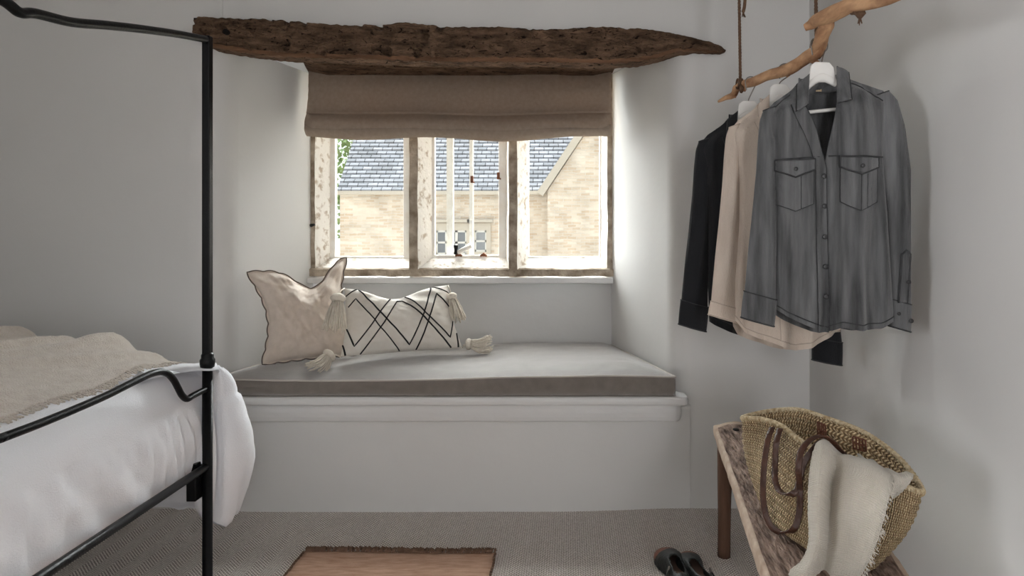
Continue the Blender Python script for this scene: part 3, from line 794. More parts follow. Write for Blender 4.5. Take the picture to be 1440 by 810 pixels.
# duvet -------------------------------------------------
plan = [(-3.1, .585), (-1.5, .585), (-1.27, .61), (-1.228, .70), (-1.226, .95), (-1.222, 1.3), (-1.218, 1.7), (-1.212, 2.02), (-1.208, 2.17), (-1.200, 2.245), (-1.165, 2.275), (-1.143, 2.31), (-1.150, 2.35), (-1.20, 2.385), (-1.4, 2.40), (-3.1, 2.42)]
pl_ = smooth_path([Vector((a, b2, 0)) for a, b2 in plan], 14)
# resample by length
def resample(pts, step):
    out = [pts[0].copy()]; acc = 0
    for a, b2 in zip(pts, pts[1:]):
        d = (b2 - a).length
        while acc + d >= step:
            t = (step - acc) / d; a = a.lerp(b2, t); out.append(a.copy()); d = (b2 - a).length; acc = 0
        acc += d
    return out
pl_ = resample(pl_, .016)
def dtop(x, y):
    """height of the duvet's upper face away from its edges"""
    h = .738 + .045 * sstep(-1.34, -1.62, x) * sstep(1.2, 1.8, y) + .035 * sstep(-1.3, -2.3, x)
    h += .018 * fbm(x * 2.2, y * 2.2, 4) 
    return h
def edge_in(k):  # how the top rolls over: (inset, drop)
    return
dv = []
for j, p in enumerate(pl_):
    t = (pl_[min(j + 1, len(pl_) - 1)] - pl_[max(j - 1, 0)]).normalized(); nrm = Vector((t.y, -t.x, 0))
    if nrm.dot(p - Vector((-2.2, 1.5, 0))) < 0: nrm = -nrm
    foot = 1 - sstep(2.15, 2.30, p.y) if p.x > -1.3 else 0
    corner = sstep(2.18, 2.30, p.y) * sstep(-1.45, -1.25, p.x)
    # hem height along the outline
    zh = lerp(.22, zlo - .012, foot) if p.y > 1.4 else lerp(.32, zlo - .01, sstep(-1.35, -1.24, p.x))
    if corner > 0: zh = lerp(zh, .205 + .05 * nz(p.x * 20, p.y * 20), corner)
    spine = Vector((min(-1.75, p.x), 1.5, 0))
    R = .10
    col = []
    s_len = j * .016
    # top: from spine to inset R
    inner = p - nrm * R
    nt_ = 26
    for i in range(nt_ + 1):
        t_ = i / nt_; q = spine.lerp(inner, t_); z = dtop(q.x, q.y) - .012 * t_ ** 6
        z += .006 * fbm(q.x * 9, q.y * 6, 2) 
        col.append(Vector((q.x, q.y, z)))
    z0 = col[-1].z
    # roll-over
    for i in range(1, 9):
        a = math.pi / 2 * i / 8
        q = inner + nrm * R * math.sin(a) * .94
        col.append(Vector((q.x, q.y, z0 - R * (1 - math.cos(a)) * 1.05)))
    zs = col[-1].z; nd = 34
    for i in range(1, nd + 1):
        t_ = i / nd; z = lerp(zs, zh, t_)
        # wrinkles: long vertical folds that slant, finer near the corner
        q_ = s_len + .10 * nz(s_len * 2, z * 2.5, 40)
        w = .008 * fbm(s_len * 2.6 + z * 1.2, z * 2.0, 1, 3) + .014 * nz(q_ * 11 + z * 5, z * 2.2, 3) + .009 * nz(q_ * 24 - z * 6, z * 4, 6) + .004 * nz(q_ * 50 + z * 14, z * 9, 16)
        w -= .004 * (1 - min(1, 4 * abs(nz(q_ * 5 + z * 4, z * 2.2 - s_len, 12)))) * sstep(-.1, .3, nz(s_len * 3, z * 3, 55))
        w += .006 * fbm(s_len * 14 + z * 9, z * 7, 3, 3)
        near = math.exp(-((p.y - 2.1) / .16) ** 2) * foot
        w += near * .008 * math.sin((p.y - 2.4) * 120 + z * 26)
        bulge = (.016 * math.sin(math.pi * t_)) * foot + corner * (.028 * math.sin(math.pi * min(1, t_ * 1.0)) + .010) + (.02 * math.sin(math.pi * t_) if foot < .5 else 0)
        amp = (1 if not corner else .6)
        out = nrm * (bulge + w * amp * math.sin(min(1, t_ * 5) * math.pi / 2) + R * -.06)
        lim = p + out
        if foot > .5 and lim.x > BX - .012: lim.x = BX - .012
        col.append(Vector((lim.x, lim.y, z)))
    # tuck under
    col.append(Vector((col[-1].x - nrm.x * .015, col[-1].y - nrm.y * .015, zh - .004)))
    dv.append(col)
rows = [[dv[j][i] for j in range(len(dv))] for i in range(len(dv[0]))]
o = MB().merge(gridm(rows)).build('duvet', M['duvet']); solid(o, .006, -1)
tag(o, 'crumpled white duvet spread over the iron bed and hanging past its post', 'duvet')
# lookup of the duvet's top surface for the throw
top_pts = [v for col in dv for v in col[:36]]
from mathutils.kdtree import KDTree
kd = KDTree(len(top_pts))
for i, v in enumerate(top_pts): kd.insert((v.x, v.y, 0), i)
kd.balance()
def dsurf(x, y):
    r = kd.find_n((x, y, 0), 4); w = [1 / (d + .004) ** 2 for _, _, d in r]
    return sum(top_pts[i].z * k for (_, i, _), k in zip(r, w)) / sum(w)
# throw: wool blanket with folds and a fringed edge along the foot
TH = root('wool_throw', (-2.0, 1.5, .76), 'cream brushed wool throw with fringed edge spread over the white duvet', 'throw')
rows = []; NX, NY = 230, 130; edge = []
for i in range(NY + 1):
    y = lerp(.72, 2.375, i / NY); r = []
    xe = -1.345 - .035 * nz(y * 2.1, 3) - .02 * sstep(1.9, 1.2, y) + .03 * sstep(2.2, 2.3, y) * 0
    for j in range(NX + 1):
        u = j / NX; x = lerp(-3.05, xe, u)
        z = dsurf(x, y) + .010
        fold = 0
        # broad folds running along the bed's length, steeper on the window side
        xp = x - .36 * (y - 2.2) + .03 * nz(y * 3, x * 2, 4)
        for (xc, w, h) in ((-1.47, .038, .020), (-1.60, .05, .036), (-1.76, .035, .028), (-1.93, .06, .036), (-2.14, .05, .03), (-2.4, .08, .04), (-2.7, .07, .03)):
            d = (xp - xc) / w
            fold += h * (.55 + .45 * nz(y * 2.2, xc * 9)) * math.exp(-abs(d * .9 if d < 0 else d * 1.7) ** 1.7) * 1.35
        fold += .020 * math.exp(-((y - 2.30) / .10) ** 2) * (math.exp(-((x + 1.60) / .07) ** 2) + sstep(-1.74, -1.86, x) * .9 - .5 * math.exp(-((x + 1.715) / .035) ** 2))
        z += fold + .006 * fbm(x * 7, y * 7, 5) + .0022 * fbm(x * 40, y * 40, 2)
        r.append(Vector((x, y, z)))
    rows.append(r); edge.append(r[-1])
o = MB().merge(gridm(rows)).build('blanket', M['throw'], TH); solid(o, .009)
mb = MB(); rnd = random.Random(4)
for k in range(420):
    f_ = rnd.random() * (len(edge) - 1); i = int(f_); p = edge[i].lerp(edge[min(i + 1, len(edge) - 1)], f_ - i)
    pts = []; a = rnd.uniform(-.6, .6); ln = rnd.uniform(.018, .036)
    for q in range(5):
        t = q / 4; x = p.x - .004 + ln * t; y = p.y + math.sin(a) * ln * t + .004 * nz(k, t * 4)
        pts.append(Vector((x, y, max(dsurf(x, y) + .006, p.z - .01 - .01 * t) + .004 * rnd.random())))
    mb.merge(tubem(pts, .0028, 5))
mb.build('fringe', M['throw'], TH)

# ------------------------------------------------------------------ hanging branch and ropes
BR = root('branch_rail', P(1105, 97, 2.07), 'peeled crooked branch hung from ropes as a clothes rail', 'branch')
main = [(1010, 143, 2.39), (1020, 138, 2.37), (1031, 134, 2.35), (1036, 124, 2.32), (1046, 118, 2.28), (1060, 115, 2.21), (1080, 106, 2.13), (1100, 101, 2.06), (1118, 92, 2.0), (1135, 80, 1.95), (1148, 72, 1.91), (1154, 58, 1.87), (1158, 44, 1.83), (1163, 33, 1.80), (1160, 26, 1.78)]
rad = [.004, .008, .012, .013, .013, .015, .016, .0165, .0175, .018, .020, .0185, .019, .018, .012]
def rough_tube(pts, rad, k=6, n=18, amp=.16, seed=0):
    P3 = smooth_path(pts, k); m_ = len(pts); R = []
    for i in range(len(P3)):
        f_ = i / k; a = int(min(f_, m_ - 1)); t = f_ - a; R.append(lerp(rad[a], rad[min(a + 1, m_ - 1)], t))
    return tubem(P3, R, n, rfun=lambda i, th: 1 + amp * fbm(math.cos(th) * .9 + i * .11, math.sin(th) * .9, seed + i * .05))
mb = MB().merge(rough_tube([P(*p) for p in main], rad)); mb.build('stem', M['bark'], BR)
up = [(1132, 39, 1.86), (1140, 35, 1.85), (1148, 29, 1.83), (1160, 24, 1.78), (1180, 15, 1.72), (1200, 7, 1.66), (1225, 3, 1.58), (1250, -3, 1.50), (1290, -18, 1.40), (1330, -36, 1.30)]
rad = [.010, .013, .017, .021, .020, .018, .016, .015, .014, .008]
mb = MB().merge(rough_tube([P(*p) for p in up], rad, seed=4)); mb.build('fork', M['bark'], BR)
for (a, b2, r) in (((1140, 82, 1.94), (1153, 92, 1.93), .012), ((1128, 88, 1.97), (1121, 84, 1.97), .011), ((1050, 116, 2.26), (1047, 128, 2.25), .008), ((1104, 100, 2.05), (1109, 108, 2.05), .010), ((1033, 132, 2.35), (1034, 137, 2.34), .007)):
    MB().merge(tubem([P(*a), P(*b2)], [r, r * .5], 10)).build('knot', M['bark'], BR)
def rope(name, px, pytie, y, rtie, label, tail=None):
    c = P(px, pytie, y); R = root(name, (c.x, c.y, c.z), label, 'rope', 'ropes holding up the branch')
    mb = MB(); n = 70
    for s in range(3):
        pts = []
        for i in range(n * 2 + 1):
            z = lerp(c.z + rtie * .6, CZ, i / (2 * n)); a = i * .9 + s * 2.094
            pts.append(Vector((c.x + .0026 * math.cos(a) + .003 * math.sin(z * 5), c.y + .0026 * math.sin(a), z)))
        mb.merge(tubem(pts, .0030, 6))
    mb.build('strand', M['rope'], R)
    mb = MB()
    for k in range(3):
        o = (k - 1) * .007
        mb.merge(tubem([c + Vector((o, 0, 0)) + Vector((.3 * math.cos(a) * .0, math.sin(a), math.cos(a))) * (rtie + .002) for a in [2 * math.pi * i / 20 for i in range(20)]], .0032, 6, closed=True))
    mb.merge(tubem([c + Vector((0, -rtie, -.006)), c + Vector((.004, -rtie - .006, -rtie - .01)), c + Vector((.0, -rtie - .002, -rtie - .02))], [.006, .009, .004], 8))
    mb.build('knot', M['rope'], R)
    if tail:
        rnd = random.Random(int(px)); mb = MB()
        T = [P(*q) for q in tail]
        mb.merge(tubem(smooth_path(T, 5), .0055, 8))
        for k in range(9):
            mb.merge(tubem([T[-1], T[-1] + Vector((rnd.uniform(-.009, .009), rnd.uniform(-.004, .004), -.014 - .006 * rnd.random()))], [.0025, .001], 5))
        mb.build('frayed_tail', M['rope'], R)
    return R
rope('hanging_rope', 1040, 118, 2.29, .014, 'brown rope tied near the thin tip of the branch', [(1049, -60, 2.27), (1048, -12, 2.27), (1047, 8, 2.27), (1045, 17, 2.27)])
rope('hanging_rope', 1147, 66, 1.93, .019, 'brown rope tied at the crook of the branch')
rope('hanging_rope', 1204, 7, 1.66, .019, 'brown rope with a frayed knot under the thick end of the branch', [(1199, 12, 1.66), (1204, 18, 1.65), (1209, 24, 1.65)])

# ------------------------------------------------------------------ shirts and hangers
# template measured on the front shirt, in pixels at 510 px per metre around the collar point (1155,97)
def shirt(name, label, anchor, rot, cloth, seam, sx=1.0, sl=1.0, detail=True, depth=.05, pleat=0, seed=0, cuffdrop=0, hemshape=None, flare=0, rext=0, rx=0, rw=0):
    R = root(name, anchor, label, 'shirt'); cr, srn = math.cos(rot), math.sin(rot); A = Vector(anchor)
    def T(px, py, dy=0):
        lx = (px - 1155) / 510 * sx; lz = -(py - 97) / 510 * (1 if py < 200 else 1)
        if py > 200: lz = -(103 + (py - 200) * sl) / 510
        return A + Vector((lx * cr - dy * srn, lx * srn + dy * cr, lz))
    def fold(x, z, s):   # vertical drape
        k = (x - 1155) / 100; q = (z - 97) / 370
        return (.0075 * math.sin(k * 9 + s + 1.3 * nz(k * 2, q * 2, s)) + .006 * math.sin(k * 17 + 2 * s + q * 1.2 + 2 * nz(k, q * 2.2, s + 2)) + .007 * fbm(k * 4, q * 2.3, s, 3)) * (.35 + .9 * q)
    bl = [(118, 1118), (124, 1112), (135, 1098), (146, 1086), (157, 1078), (175, 1079), (200, 1085), (240, 1088), (300, 1088), (380, 1088 - flare), (440, 1090 - flare * 1.4), (470, 1094 - flare * 1.4)]
    br_ = [(98, 1184), (106, 1192), (112, 1208), (120, 1230), (130, 1246), (150, 1243), (200, 1240), (240, 1242), (300, 1247), (380, 1252), (440, 1256), (470, 1256)]
    hem = hemshape or [(1086, 434), (1100, 444), (1120, 454), (1142, 463), (1152, 465), (1160, 463), (1175, 458), (1195, 461), (1220, 460), (1240, 452), (1258, 440)]
    # shoulder line height for a given px
    sh = [(1072, 157), (1085, 147), (1100, 133), (1117, 121), (1135, 112), (1155, 108), (1172, 106), (1190, 107), (1208, 112), (1228, 121), (1250, 131)]
    ctr = [(97, 1152), (237, 1152), (300, 1150), (380, 1149), (470, 1148)]
    def half(px0f, px1f, side, nrow=46, ncol=34, s=0, topf=None, extra=0, hemoff=0):
        """side -1 front (toward room), +1 back"""
        rows = []
        for i in range(nrow + 1):
            r = []
            for j in range(ncol + 1):
                u = j / ncol; 
                # vertical parameter from shoulder to hem
                v = i / nrow
                xg = lerp(px0f(250), px1f(250), u)
                y0 = topf(u) if topf else interp(xg, sh)
                y1 = interp(xg, hem) + hemoff
                py = lerp(y0, y1, v)
                px = lerp(px0f(py), px1f(py), u)
                if topf is None: py = max(py, interp(px, sh))
                w0, w1 = interp(py, bl), interp(py, br_); tt = max(0, min(1, (px - w0) / (w1 - w0)))
                bul = depth * math.sqrt(max(0, 1 - (2 * tt - 1) ** 2)) ** .9 * lerp(.35, 1, sstep(100, 175, py)) * sstep(-2, 22, py - interp(px, sh) + 1)
                cl = sstep(-1, 20, py - interp(px, sh)); dy = (side * bul + fold(px, py, s) * (1 if side < 0 else .8) * sstep(0, .12, tt) * (1 - sstep(.88, 1, tt)) - extra) * cl
                r.append(T(px, py, dy))
            rows.append(r)
        return rows
    L0 = lambda py: interp(py, bl) + 0; R0 = lambda py: interp(py, br_)
    # V neck edges
    vl = [(112, 1121), (140, 1122), (160, 1126), (190, 1138), (215, 1146), (237, 1153), (300, 1154), (470, 1157)]
    vr = [(105, 1178), (150, 1168), (180, 1161), (205, 1156), (225, 1153), (245, 1149), (300, 1147), (470, 1145)]
    fl = half(L0, lambda py: interp(py, vl), -1, s=seed + 1, extra=.004)
    frr = half(lambda py: interp(py, vr), R0, -1, s=seed + 1)
    bk = half(L0, R0, 1, ncol=60, s=seed + 3, topf=lambda u: interp(lerp(1078, 1246, u), sh) + 2, hemoff=8)
    mats = [cloth, seam]
    def seamline(mb, rows, i=None, j=None, r=.0022, off=-.0015):
        pts = rows[i] if i is not None else [rw[j] for rw in rows]
        mb.merge(tubem([p + Vector((0, off, 0)) for p in pts], r, 5), 1)
    mb = MB().merge(gridm(fl)); seamline(mb, fl, i=len(fl) - 2, r=.0016); o = mb.build('front_panel', mats, R)
    mb = MB().merge(gridm(frr)); seamline(mb, frr, i=len(frr) - 2, r=.0016); o = mb.build('front_panel', mats, R)
    mb = MB().merge(gridm(bk)); o = mb.build('back_panel', mats, R)
    # front surface lookup
    fp = [(p, p.y) for rw in fl + frr for p in rw]
    kdx = KDTree(len(fp))
    loc = lambda p: ((p - A).x * cr + (p - A).y * srn, 0, p.z)
    dep = lambda p: -(p - A).x * srn + (p - A).y * cr
    for i, (p, _) in enumerate(fp): kdx.insert(loc(p), i)
    kdx.balance()
    def S(px, py, off=.003):
        q = T(px, py, 0); rs = kdx.find_n(loc(q), 4); w = [1 / (d + .002) for _, _, d in rs]
        d = sum(dep(fp[i][0]) * k for (_, i, _), k in zip(rs, w)) / sum(w)
        return T(px, py, d - off)
    # sleeves
    def sleeve(outer, inner, n=44, flat_=.42, s=0, y0=0, cuff=None, ydrop=.0):
        y_a = max(outer[0][0], inner[0][0]); rows = []
        for i in range(n + 1):
            t = i / n
            # pair points on the two edges by fraction of their run
            po = lerp(outer[0][0], outer[-1][0], t); pi_ = lerp(inner[0][0], inner[-1][0], t)
            a = T(interp(po, outer), po); b2 = T(interp(pi_, inner), pi_); c = (a + b2) / 2; h = (b2 - a) / 2
            hl = h.length; ring = []
            dn = Vector((-srn, cr, 0))
            dd = max(.016, hl * flat_) * lerp(.75, 1, sstep(0, .2, t))
            for k in range(28):
                th = 2 * math.pi * k / 28
                w = 1 + .16 * fbm(math.cos(th) * 1.3 + s, math.sin(th) * 1.3, t * 4 + s, 3) + .07 * math.sin(th * 5 + s + t * 3) * sstep(0, .3, t)
                ring.append(c + h * math.cos(th) * (1 if abs(math.cos(th)) > .9 else w) + dn * (dd * math.sin(th) * w + y0 * t + ydrop * math.sin(t * math.pi)))
            rows.append(ring)
        return rows
    lo = [(156, 1073), (170, 1068), (200, 1065), (243, 1062), (300, 1056), (350, 1050), (400, 1045), (412, 1044)]
    li = [(150, 1090), (180, 1091), (230, 1091), (297, 1090), (360, 1089), (400, 1088), (424, 1088)]
    ro = [(128, 1250), (140, 1262), (175, 1272), (240, 1281), (300, 1281), (380, 1281), (432, 1281)]
    ri = [(134, 1232), (170, 1230), (240, 1238), (297, 1248), (360, 1251), (400, 1252), (424, 1252)]
    ro, ri = ([(y + (y - 128) / 304 * rext, x + (y - 128) / 304 * rx) for y, x in q] for q in (ro, ri))
    ro = [(y, x + max(0, y - 250) / 230 * rw) for y, x in ro]
    ls = sleeve(lo, li, s=seed + 2.2, y0=-.02 if detail else 0); MB().merge(gridm(ls, True)).build('sleeve', mats, R)
    rs_ = sleeve(ro, ri, s=seed + 7.7, y0=.0); MB().merge(gridm(rs_, True)).build('sleeve', mats, R)
    # armhole seams
    for rr_ in (ls, rs_):
        MB().merge(tubem(rr_[0], .0017, 6, closed=True)).build('armhole_seam', seam, R)
    # cuffs
    def cuff(ring, down, sc=1.06, open_=0):
        c = sum(ring, Vector()) / len(ring); rows = []
        for i in range(6):
            t = i / 5; d = down * (t - .08)
            rows.append([c + (p - c) * (sc + .02 * math.sin(t * 3.14)) + d + Vector((0, 0, 0)) for p in ring])
        mb = MB().merge(gridm(rows, True)); mb.merge(tubem([p for p in rows[-1]], .0022, 6, closed=True), 1); mb.merge(tubem([p for p in rows[0]], .0016, 6, closed=True), 1)
        o = mb.build('cuff', mats, R); return rows
    dl = T(1038, 424 - 0) - T(1046, 392); dl2 = Vector((dl.x * .5, dl.y, dl.z * (1.15 if sl == 1 else 1.2)))
    cuff(ls[-1], dl2 - Vector((0, 0, cuffdrop)))
    cf = cuff(rs_[-1], Vector((-.002, 0, -.075 - cuffdrop)), 1.04)
    # collar: stand behind the neck and two fallen leaves
    def sheet(ptsrows, nm='collar', th=.003):
        o = MB().merge(gridm(ptsrows)).build(nm, mats, R); solid(o, th); return o
    def bil(q, nu=10, nv=12, bend=0):
        (a, b2, c, d) = q; rows = []
        for i in range(nv + 1):
            v = i / nv; rows.append([(a.lerp(b2, u)).lerp(c.lerp(d, u), v) + Vector((0, -bend * math.sin(math.pi * u), 0)) for u in [k / nu for k in range(nu + 1)]])
        return rows
    dB = depth * .35
    # neck band round the back (visible inside)
    band = []
    for i in range(5):
        t = i / 4; r = []
        for k in range(25):
            a = math.pi * k / 24; x = 1149 - 28 * math.cos(a); top_ = lerp(103, 126, t) + (1 - math.sin(a)) * 2
            r.append(T(x, top_ - (x - 1149) * .10 + 4, -.02 + .045 * math.sin(a)))
        band.append(r)
    sheet(band, 'collar_band')
    # leaves
    sheet(bil((T(1136, 105, -.012), T(1118, 120, -.012), T(1128, 151, -.046), T(1111, 161, -.050)), bend=.008), 'collar')
    sheet(bil((T(1174, 95, -.012), T(1190, 104, -.016), T(1167, 149, -.050), T(1187, 145, -.050)), bend=.008), 'collar')
    if detail:
        for e in ([(1174, 95, -.014), (1190, 104, -.018), (1187, 145, -.053), (1167, 149, -.053)], [(1118, 120, -.014), (1111, 161, -.053), (1128, 151, -.049)]):
            MB().merge(tubem([T(*q) for q in e], .0015, 6)).build('collar_seam', seam, R)
    # placket
    pk = []
    for i in range(50):
        py = lerp(150, 463, i / 49); c = interp(py, vl); w = 17
        pk.append([S(c - w + k * w / 5, py, .0035) for k in range(6)])
    o = MB().merge(gridm(pk)).merge(tubem([r[0] for r in pk], .0010, 5), 1).merge(tubem([r[-1] for r in pk], .0014, 5), 1).build('placket', mats, R)
    def button(p, r=.0062):
        mb = MB(); n_ = Vector((srn * 1, -cr, 0)) * -1
        d = Vector((-srn, cr, 0))
        mb.merge(tubem([p - d * .0045, p - d * .004, p - d * .001, p], [r * .75, r, r, r * .9], 14)); return mb.build('button', M['button'] if cloth is not M['beige'] else M['beige_seam'], R)
    for py in (250, 291, 333, 374, 415): button(S(interp(py, vl) - 4, py, .004), .0068)
    # chest seam
    if detail:
        mb = MB(); mb.merge(tubem([S(x, 226 - (x - 1086) * .045, .002) for x in range(1086, 1148, 3)], .0016, 6)); mb.merge(tubem([S(x, 222, .002) for x in range(1156, 1240, 3)], .0018, 6)); mb.build('yoke_seam', seam, R)
        mb = MB(); mb.merge(tubem([S(x, interp(x, sh) + 9 + (x - 1190) * .18, .002) for x in range(1190, 1240, 3)], .0014, 6)); mb.build('shoulder_seam', seam, R); MB().merge(tubem([S(x, interp(x, sh) + 8, .002) for x in range(1080, 1112, 3)], .0014, 6)).build('shoulder_seam', seam, R)
        for (x0, x1, y0_, y1_, yp) in ((1088, 1133, 230, 288, 298), (1171, 1227, 226, 285, 297)):
            rows = []
            for i in range(14):
                v = i / 13; r = []
                for k in range(13):
                    u = k / 12; x = lerp(x0, x1, u); yb2 = lerp(y1_, yp, 1 - abs(2 * u - 1)); r.append(S(x, lerp(y0_, yb2, v), .005))
                rows.append(r)
            mb = MB().merge(gridm(rows)); border = rows[0] + [r[-1] for r in rows] + rows[-1][::-1] + [r[0] for r in rows][::-1]
            mb.merge(tubem(border, .0011, 5, closed=True), 1); 
            for uu in (6, 8) if x0 > 1150 else (8,): mb.merge(tubem([r[uu] for r in rows[4:]], .0012, 5), 1)
            pkt = mb.build('pocket', mats, R)
            rows = []
            for i in range(7):
                v = i / 6; r = []
                for k in range(15):
                    u = k / 14; x = lerp(x0 - 1, x1 + 1, u); yb2 = lerp(y0_ + 11, y0_ + 21, 1 - abs(2 * u - 1)); r.append(S(x, lerp(y0_ - 3, yb2, v), .008))
                rows.append(r)
            mb = MB().merge(gridm(rows)); mb.merge(tubem(rows[0], .002, 5), 1); mb.merge(tubem([r[0] for r in rows] + rows[-1] + [r[-1] for r in rows][::-1], .0015, 5), 1)
            flp = mb.build('pocket_flap', mats, R); solid(flp, .002)
            button(S((x0 + x1) / 2, y0_ + 10, .011), .0055)
        # sleeve placket and cuff buttons on the right-hand sleeve
        mb = MB(); rows = []
        for i in range(16):
            t = i / 15; py = lerp(352, 425, t); c = lerp(1270, 1265, t); w = 6
            rows.append([T(c - w + 2 * w * k / 4, py + (6 * abs(k - 2) / 2 if i == 0 else 0), -.020) for k in range(5)])
        mb.merge(gridm(rows)); mb.merge(tubem([r[0] for r in rows][::-1] + rows[0][1:-1] + [r[-1] for r in rows], .0018, 5), 1); o = mb.build('sleeve_placket', mats, R); solid(o, .002)
        button(T(1271, 396, -.026), .006); button(T(1258, 440, -.024), .005); button(T(1275, 450, -.024), .006)
        # label inside the collar
        rows = [[T(x, 113 + (x - 1146) * -.10 + dy, .021) for x in (1142, 1152, 1162, 1171)] for dy in (0, 7)]
        mb = MB().merge(gridm(rows)); rows2 = [[T(x, 119 + dy, .019) for x in (1151, 1159)] for dy in (0, 8)]; mb.merge(gridm(rows2))
        o = mb.build('neck_label', M['tag'], R, label='small cream neck label'); solid(o, .001)
        mb = MB()
        for (x0, x1, y, h) in ((1146, 1148, 115, 3), (1150, 1154, 115, 3), (1160, 1162.5, 113.5, 2), (1163.5, 1166, 113.2, 2), (1167, 1169, 113, 2), (1154.5, 1156.5, 122, 2.5)):
            mb.merge(gridm([[T(x0, y, .0175), T(x1, y, .0175)], [T(x0, y + h, .0175), T(x1, y + h, .0175)]]))
        mb.build('label_lettering', M['yarn'], o)
    return R, T
def hanger(label, T, A, hookpt, rad, wood=True):
    R = root('coat_hanger', T(1155, 110), label, 'hanger', 'white hangers on the branch')
    mb = MB()
    arch = [(1086, 162), (1098, 152), (1113, 140), (1130, 125), (1143, 113), (1155, 107), (1168, 111), (1186, 121), (1205, 131), (1222, 140), (1234, 147)]
    P3 = smooth_path([T(x, y, .0) for x, y in arch], 5)
    rows = []
    for i, p in enumerate(P3):
        e = min(1, (i + 1) / 6, (len(P3) - i) / 6); h = .011 * e + .006
        rows.append([p + Vector((0, dy * e, dz)) for dy, dz in ((-.006, -h), (-.009, -h * .3), (-.006, h * .6), (.006, h * .6), (.009, -h * .3), (.006, -h))])
    mb.merge(gridm(rows, True, None, True)); o = mb.build('shoulder_bar', M['hanger'], R); subsurf(o, 1)
    # tall flat head plate
    k = [T(1136, 116), T(1140, 92), T(1146, 87), T(1166, 88), T(1172, 95), T(1176, 116)]
    n_ = len(k); d = Vector((0, .005, 0)); mb = MB().add([p - d for p in k] + [p + d for p in k], [list(range(n_)), list(range(n_, 2 * n_))[::-1]] + [[i, i + n_, (i + 1) % n_ + n_, (i + 1) % n_] for i in range(n_)])
    o = mb.build('head_plate', M['hanger'], R, smooth=False); bevel(o, .003)
    MB().merge(tubem([T(1098, 162, .0), T(1155, 156, .0), T(1222, 149, .0)], .0052, 10)).build('trouser_bar', M['hanger'], R)
    top_ = T(1156, 89); C_ = Vector(hookpt); 
    # wire hook round the branch
    path = [top_ + Vector((0, 0, -.01)), top_ + Vector((0, 0, .008))]
    r = rad + .004
    for i in range(13):
        a = math.radians(-50 + i * 21); path.append(C_ + Vector((r * math.cos(a), 0, r * math.sin(a) )))
    path.append(path[-1] + Vector((.003, 0, -.018)))
    MB().merge(tubem(smooth_path(path, 4), .0019, 8)).build('hook', M['wire'], R)
A1 = P(1155, 97, 1.87)
_, T1 = shirt('denim_shirt', 'faded grey denim shirt with two chest pockets, frontmost on the branch', A1, 0.0, M['denim'], M['denim_seam'])
hanger('white hanger inside the grey denim shirt', T1, A1, P(1152, 64, 1.885), .0195)
A2 = P(1096, 127, 2.06)
_, T2 = shirt('linen_shirt', 'beige linen shirt hanging between the grey denim and the black shirt', A2, .10, M['beige'], M['beige_seam'], sx=.98, sl=1.06, detail=False, depth=.06, seed=11, cuffdrop=-.04, flare=8,
      hemshape=[(1070, 398), (1085, 430), (1098, 454), (1112, 461), (1130, 467), (1150, 475), (1170, 480), (1190, 475), (1215, 462), (1240, 452), (1258, 440)])
hanger('white hanger inside the beige linen shirt', T2, A2, P(1104, 99, 2.07), .0165)
A3 = P(1052, 150, 2.22)
_, T3 = shirt('black_shirt', 'black long-sleeved shirt at the back, nearest the window wall', A3, .06, M['navy'], M['denim_seam'], sx=1.02, sl=1.05, detail=False, depth=.05, seed=23, cuffdrop=.0, rext=50, rx=12, rw=20)
hanger('white hanger inside the black shirt', T3, A3, P(1056, 116, 2.215), .015)

# ------------------------------------------------------------------ bench
BN = root('wooden_bench', (.56, 1.9, 0), 'low rustic weathered wood bench under the straw basket', 'bench')
zbt = .45
cnr = [P(1003, 597, 2.55), P(1046, 591, 2.59), Vector((.83, 2.60, zbt)), Vector((.80, 1.9, zbt)), Vector((.70, 1.22, zbt)), Vector((.36, 1.22, zbt)), P(1079, 810, 1.45), P(1040, 706, 1.84)]
cnr = [Vector((p.x, p.y, 0)) for p in cnr]
# clean left edge line
cnr = [Vector((.545, 2.55, 0)), Vector((.60, 2.60, 0)), Vector((.80, 2.61, 0)), Vector((.83, 2.56, 0)), Vector((.80, 1.9, 0)), Vector((.70, 1.24, 0)), Vector((.66, 1.21, 0)), Vector((.42, 1.21, 0)), Vector((.395, 1.24, 0)), Vector((.44, 1.62, 0)), Vector((.493, 2.08, 0))]
def dens(pts, step=.03):
    o = []
    for a, b2 in zip(pts, pts[1:] + pts[:1]):
        k = max(1, int((b2 - a).length / step))
        for i in range(k): o.append(a.lerp(b2, i / k))
    return o
ring = dens(cnr); cen = Vector((.62, 1.9, 0)); th = .045
rows = []; mi = []
prof = [(0.0, .0), (.10, 0), (.25, 0), (.45, 0), (.65, 0), (.82, 0), (.93, 0), (.985, -.002), (1.0, -.008), (1.004, -.022), (.998, -.038), (.985, -th), (.5, -th), (0, -th)]
for k, (s, dz) in enumerate(prof):
    r = []
    for p in ring:
        q = cen + (p - cen) * s
        if s == 0: q = Vector((.62 + (p.x - .62) * .02, 1.9 + (p.y - 1.9) * .02, 0))
        w = 1 + .012 * fbm(p.x * 6, p.y * 6, 1) * (s > .8)
        q = cen + (q - cen) * w
        r.append(Vector((q.x, q.y, zbt + dz + .0035 * fbm(q.x * 14, q.y * 5, 2) + (.006 * fbm(p.x * 9, p.y * 9, dz * 20) if s > .97 else 0))))
    rows.append(r)
g = gridm(rows, True); n = len(ring); fm = [1 if 6 <= (f[0] // n) <= 9 else 0 for f in g[1]]
mesh('seat', g[0], g[1], [M['wood'], M['wood_edge']], BN, True, None, fm)
hole = P(1035, 608, 2.48)
o = MB().merge(tubem([(hole.x, hole.y, zbt + .004), (hole.x, hole.y, zbt - .01)], [.014, .012], 14, sq=.8)).build('knot_hole', M['hole'], BN)
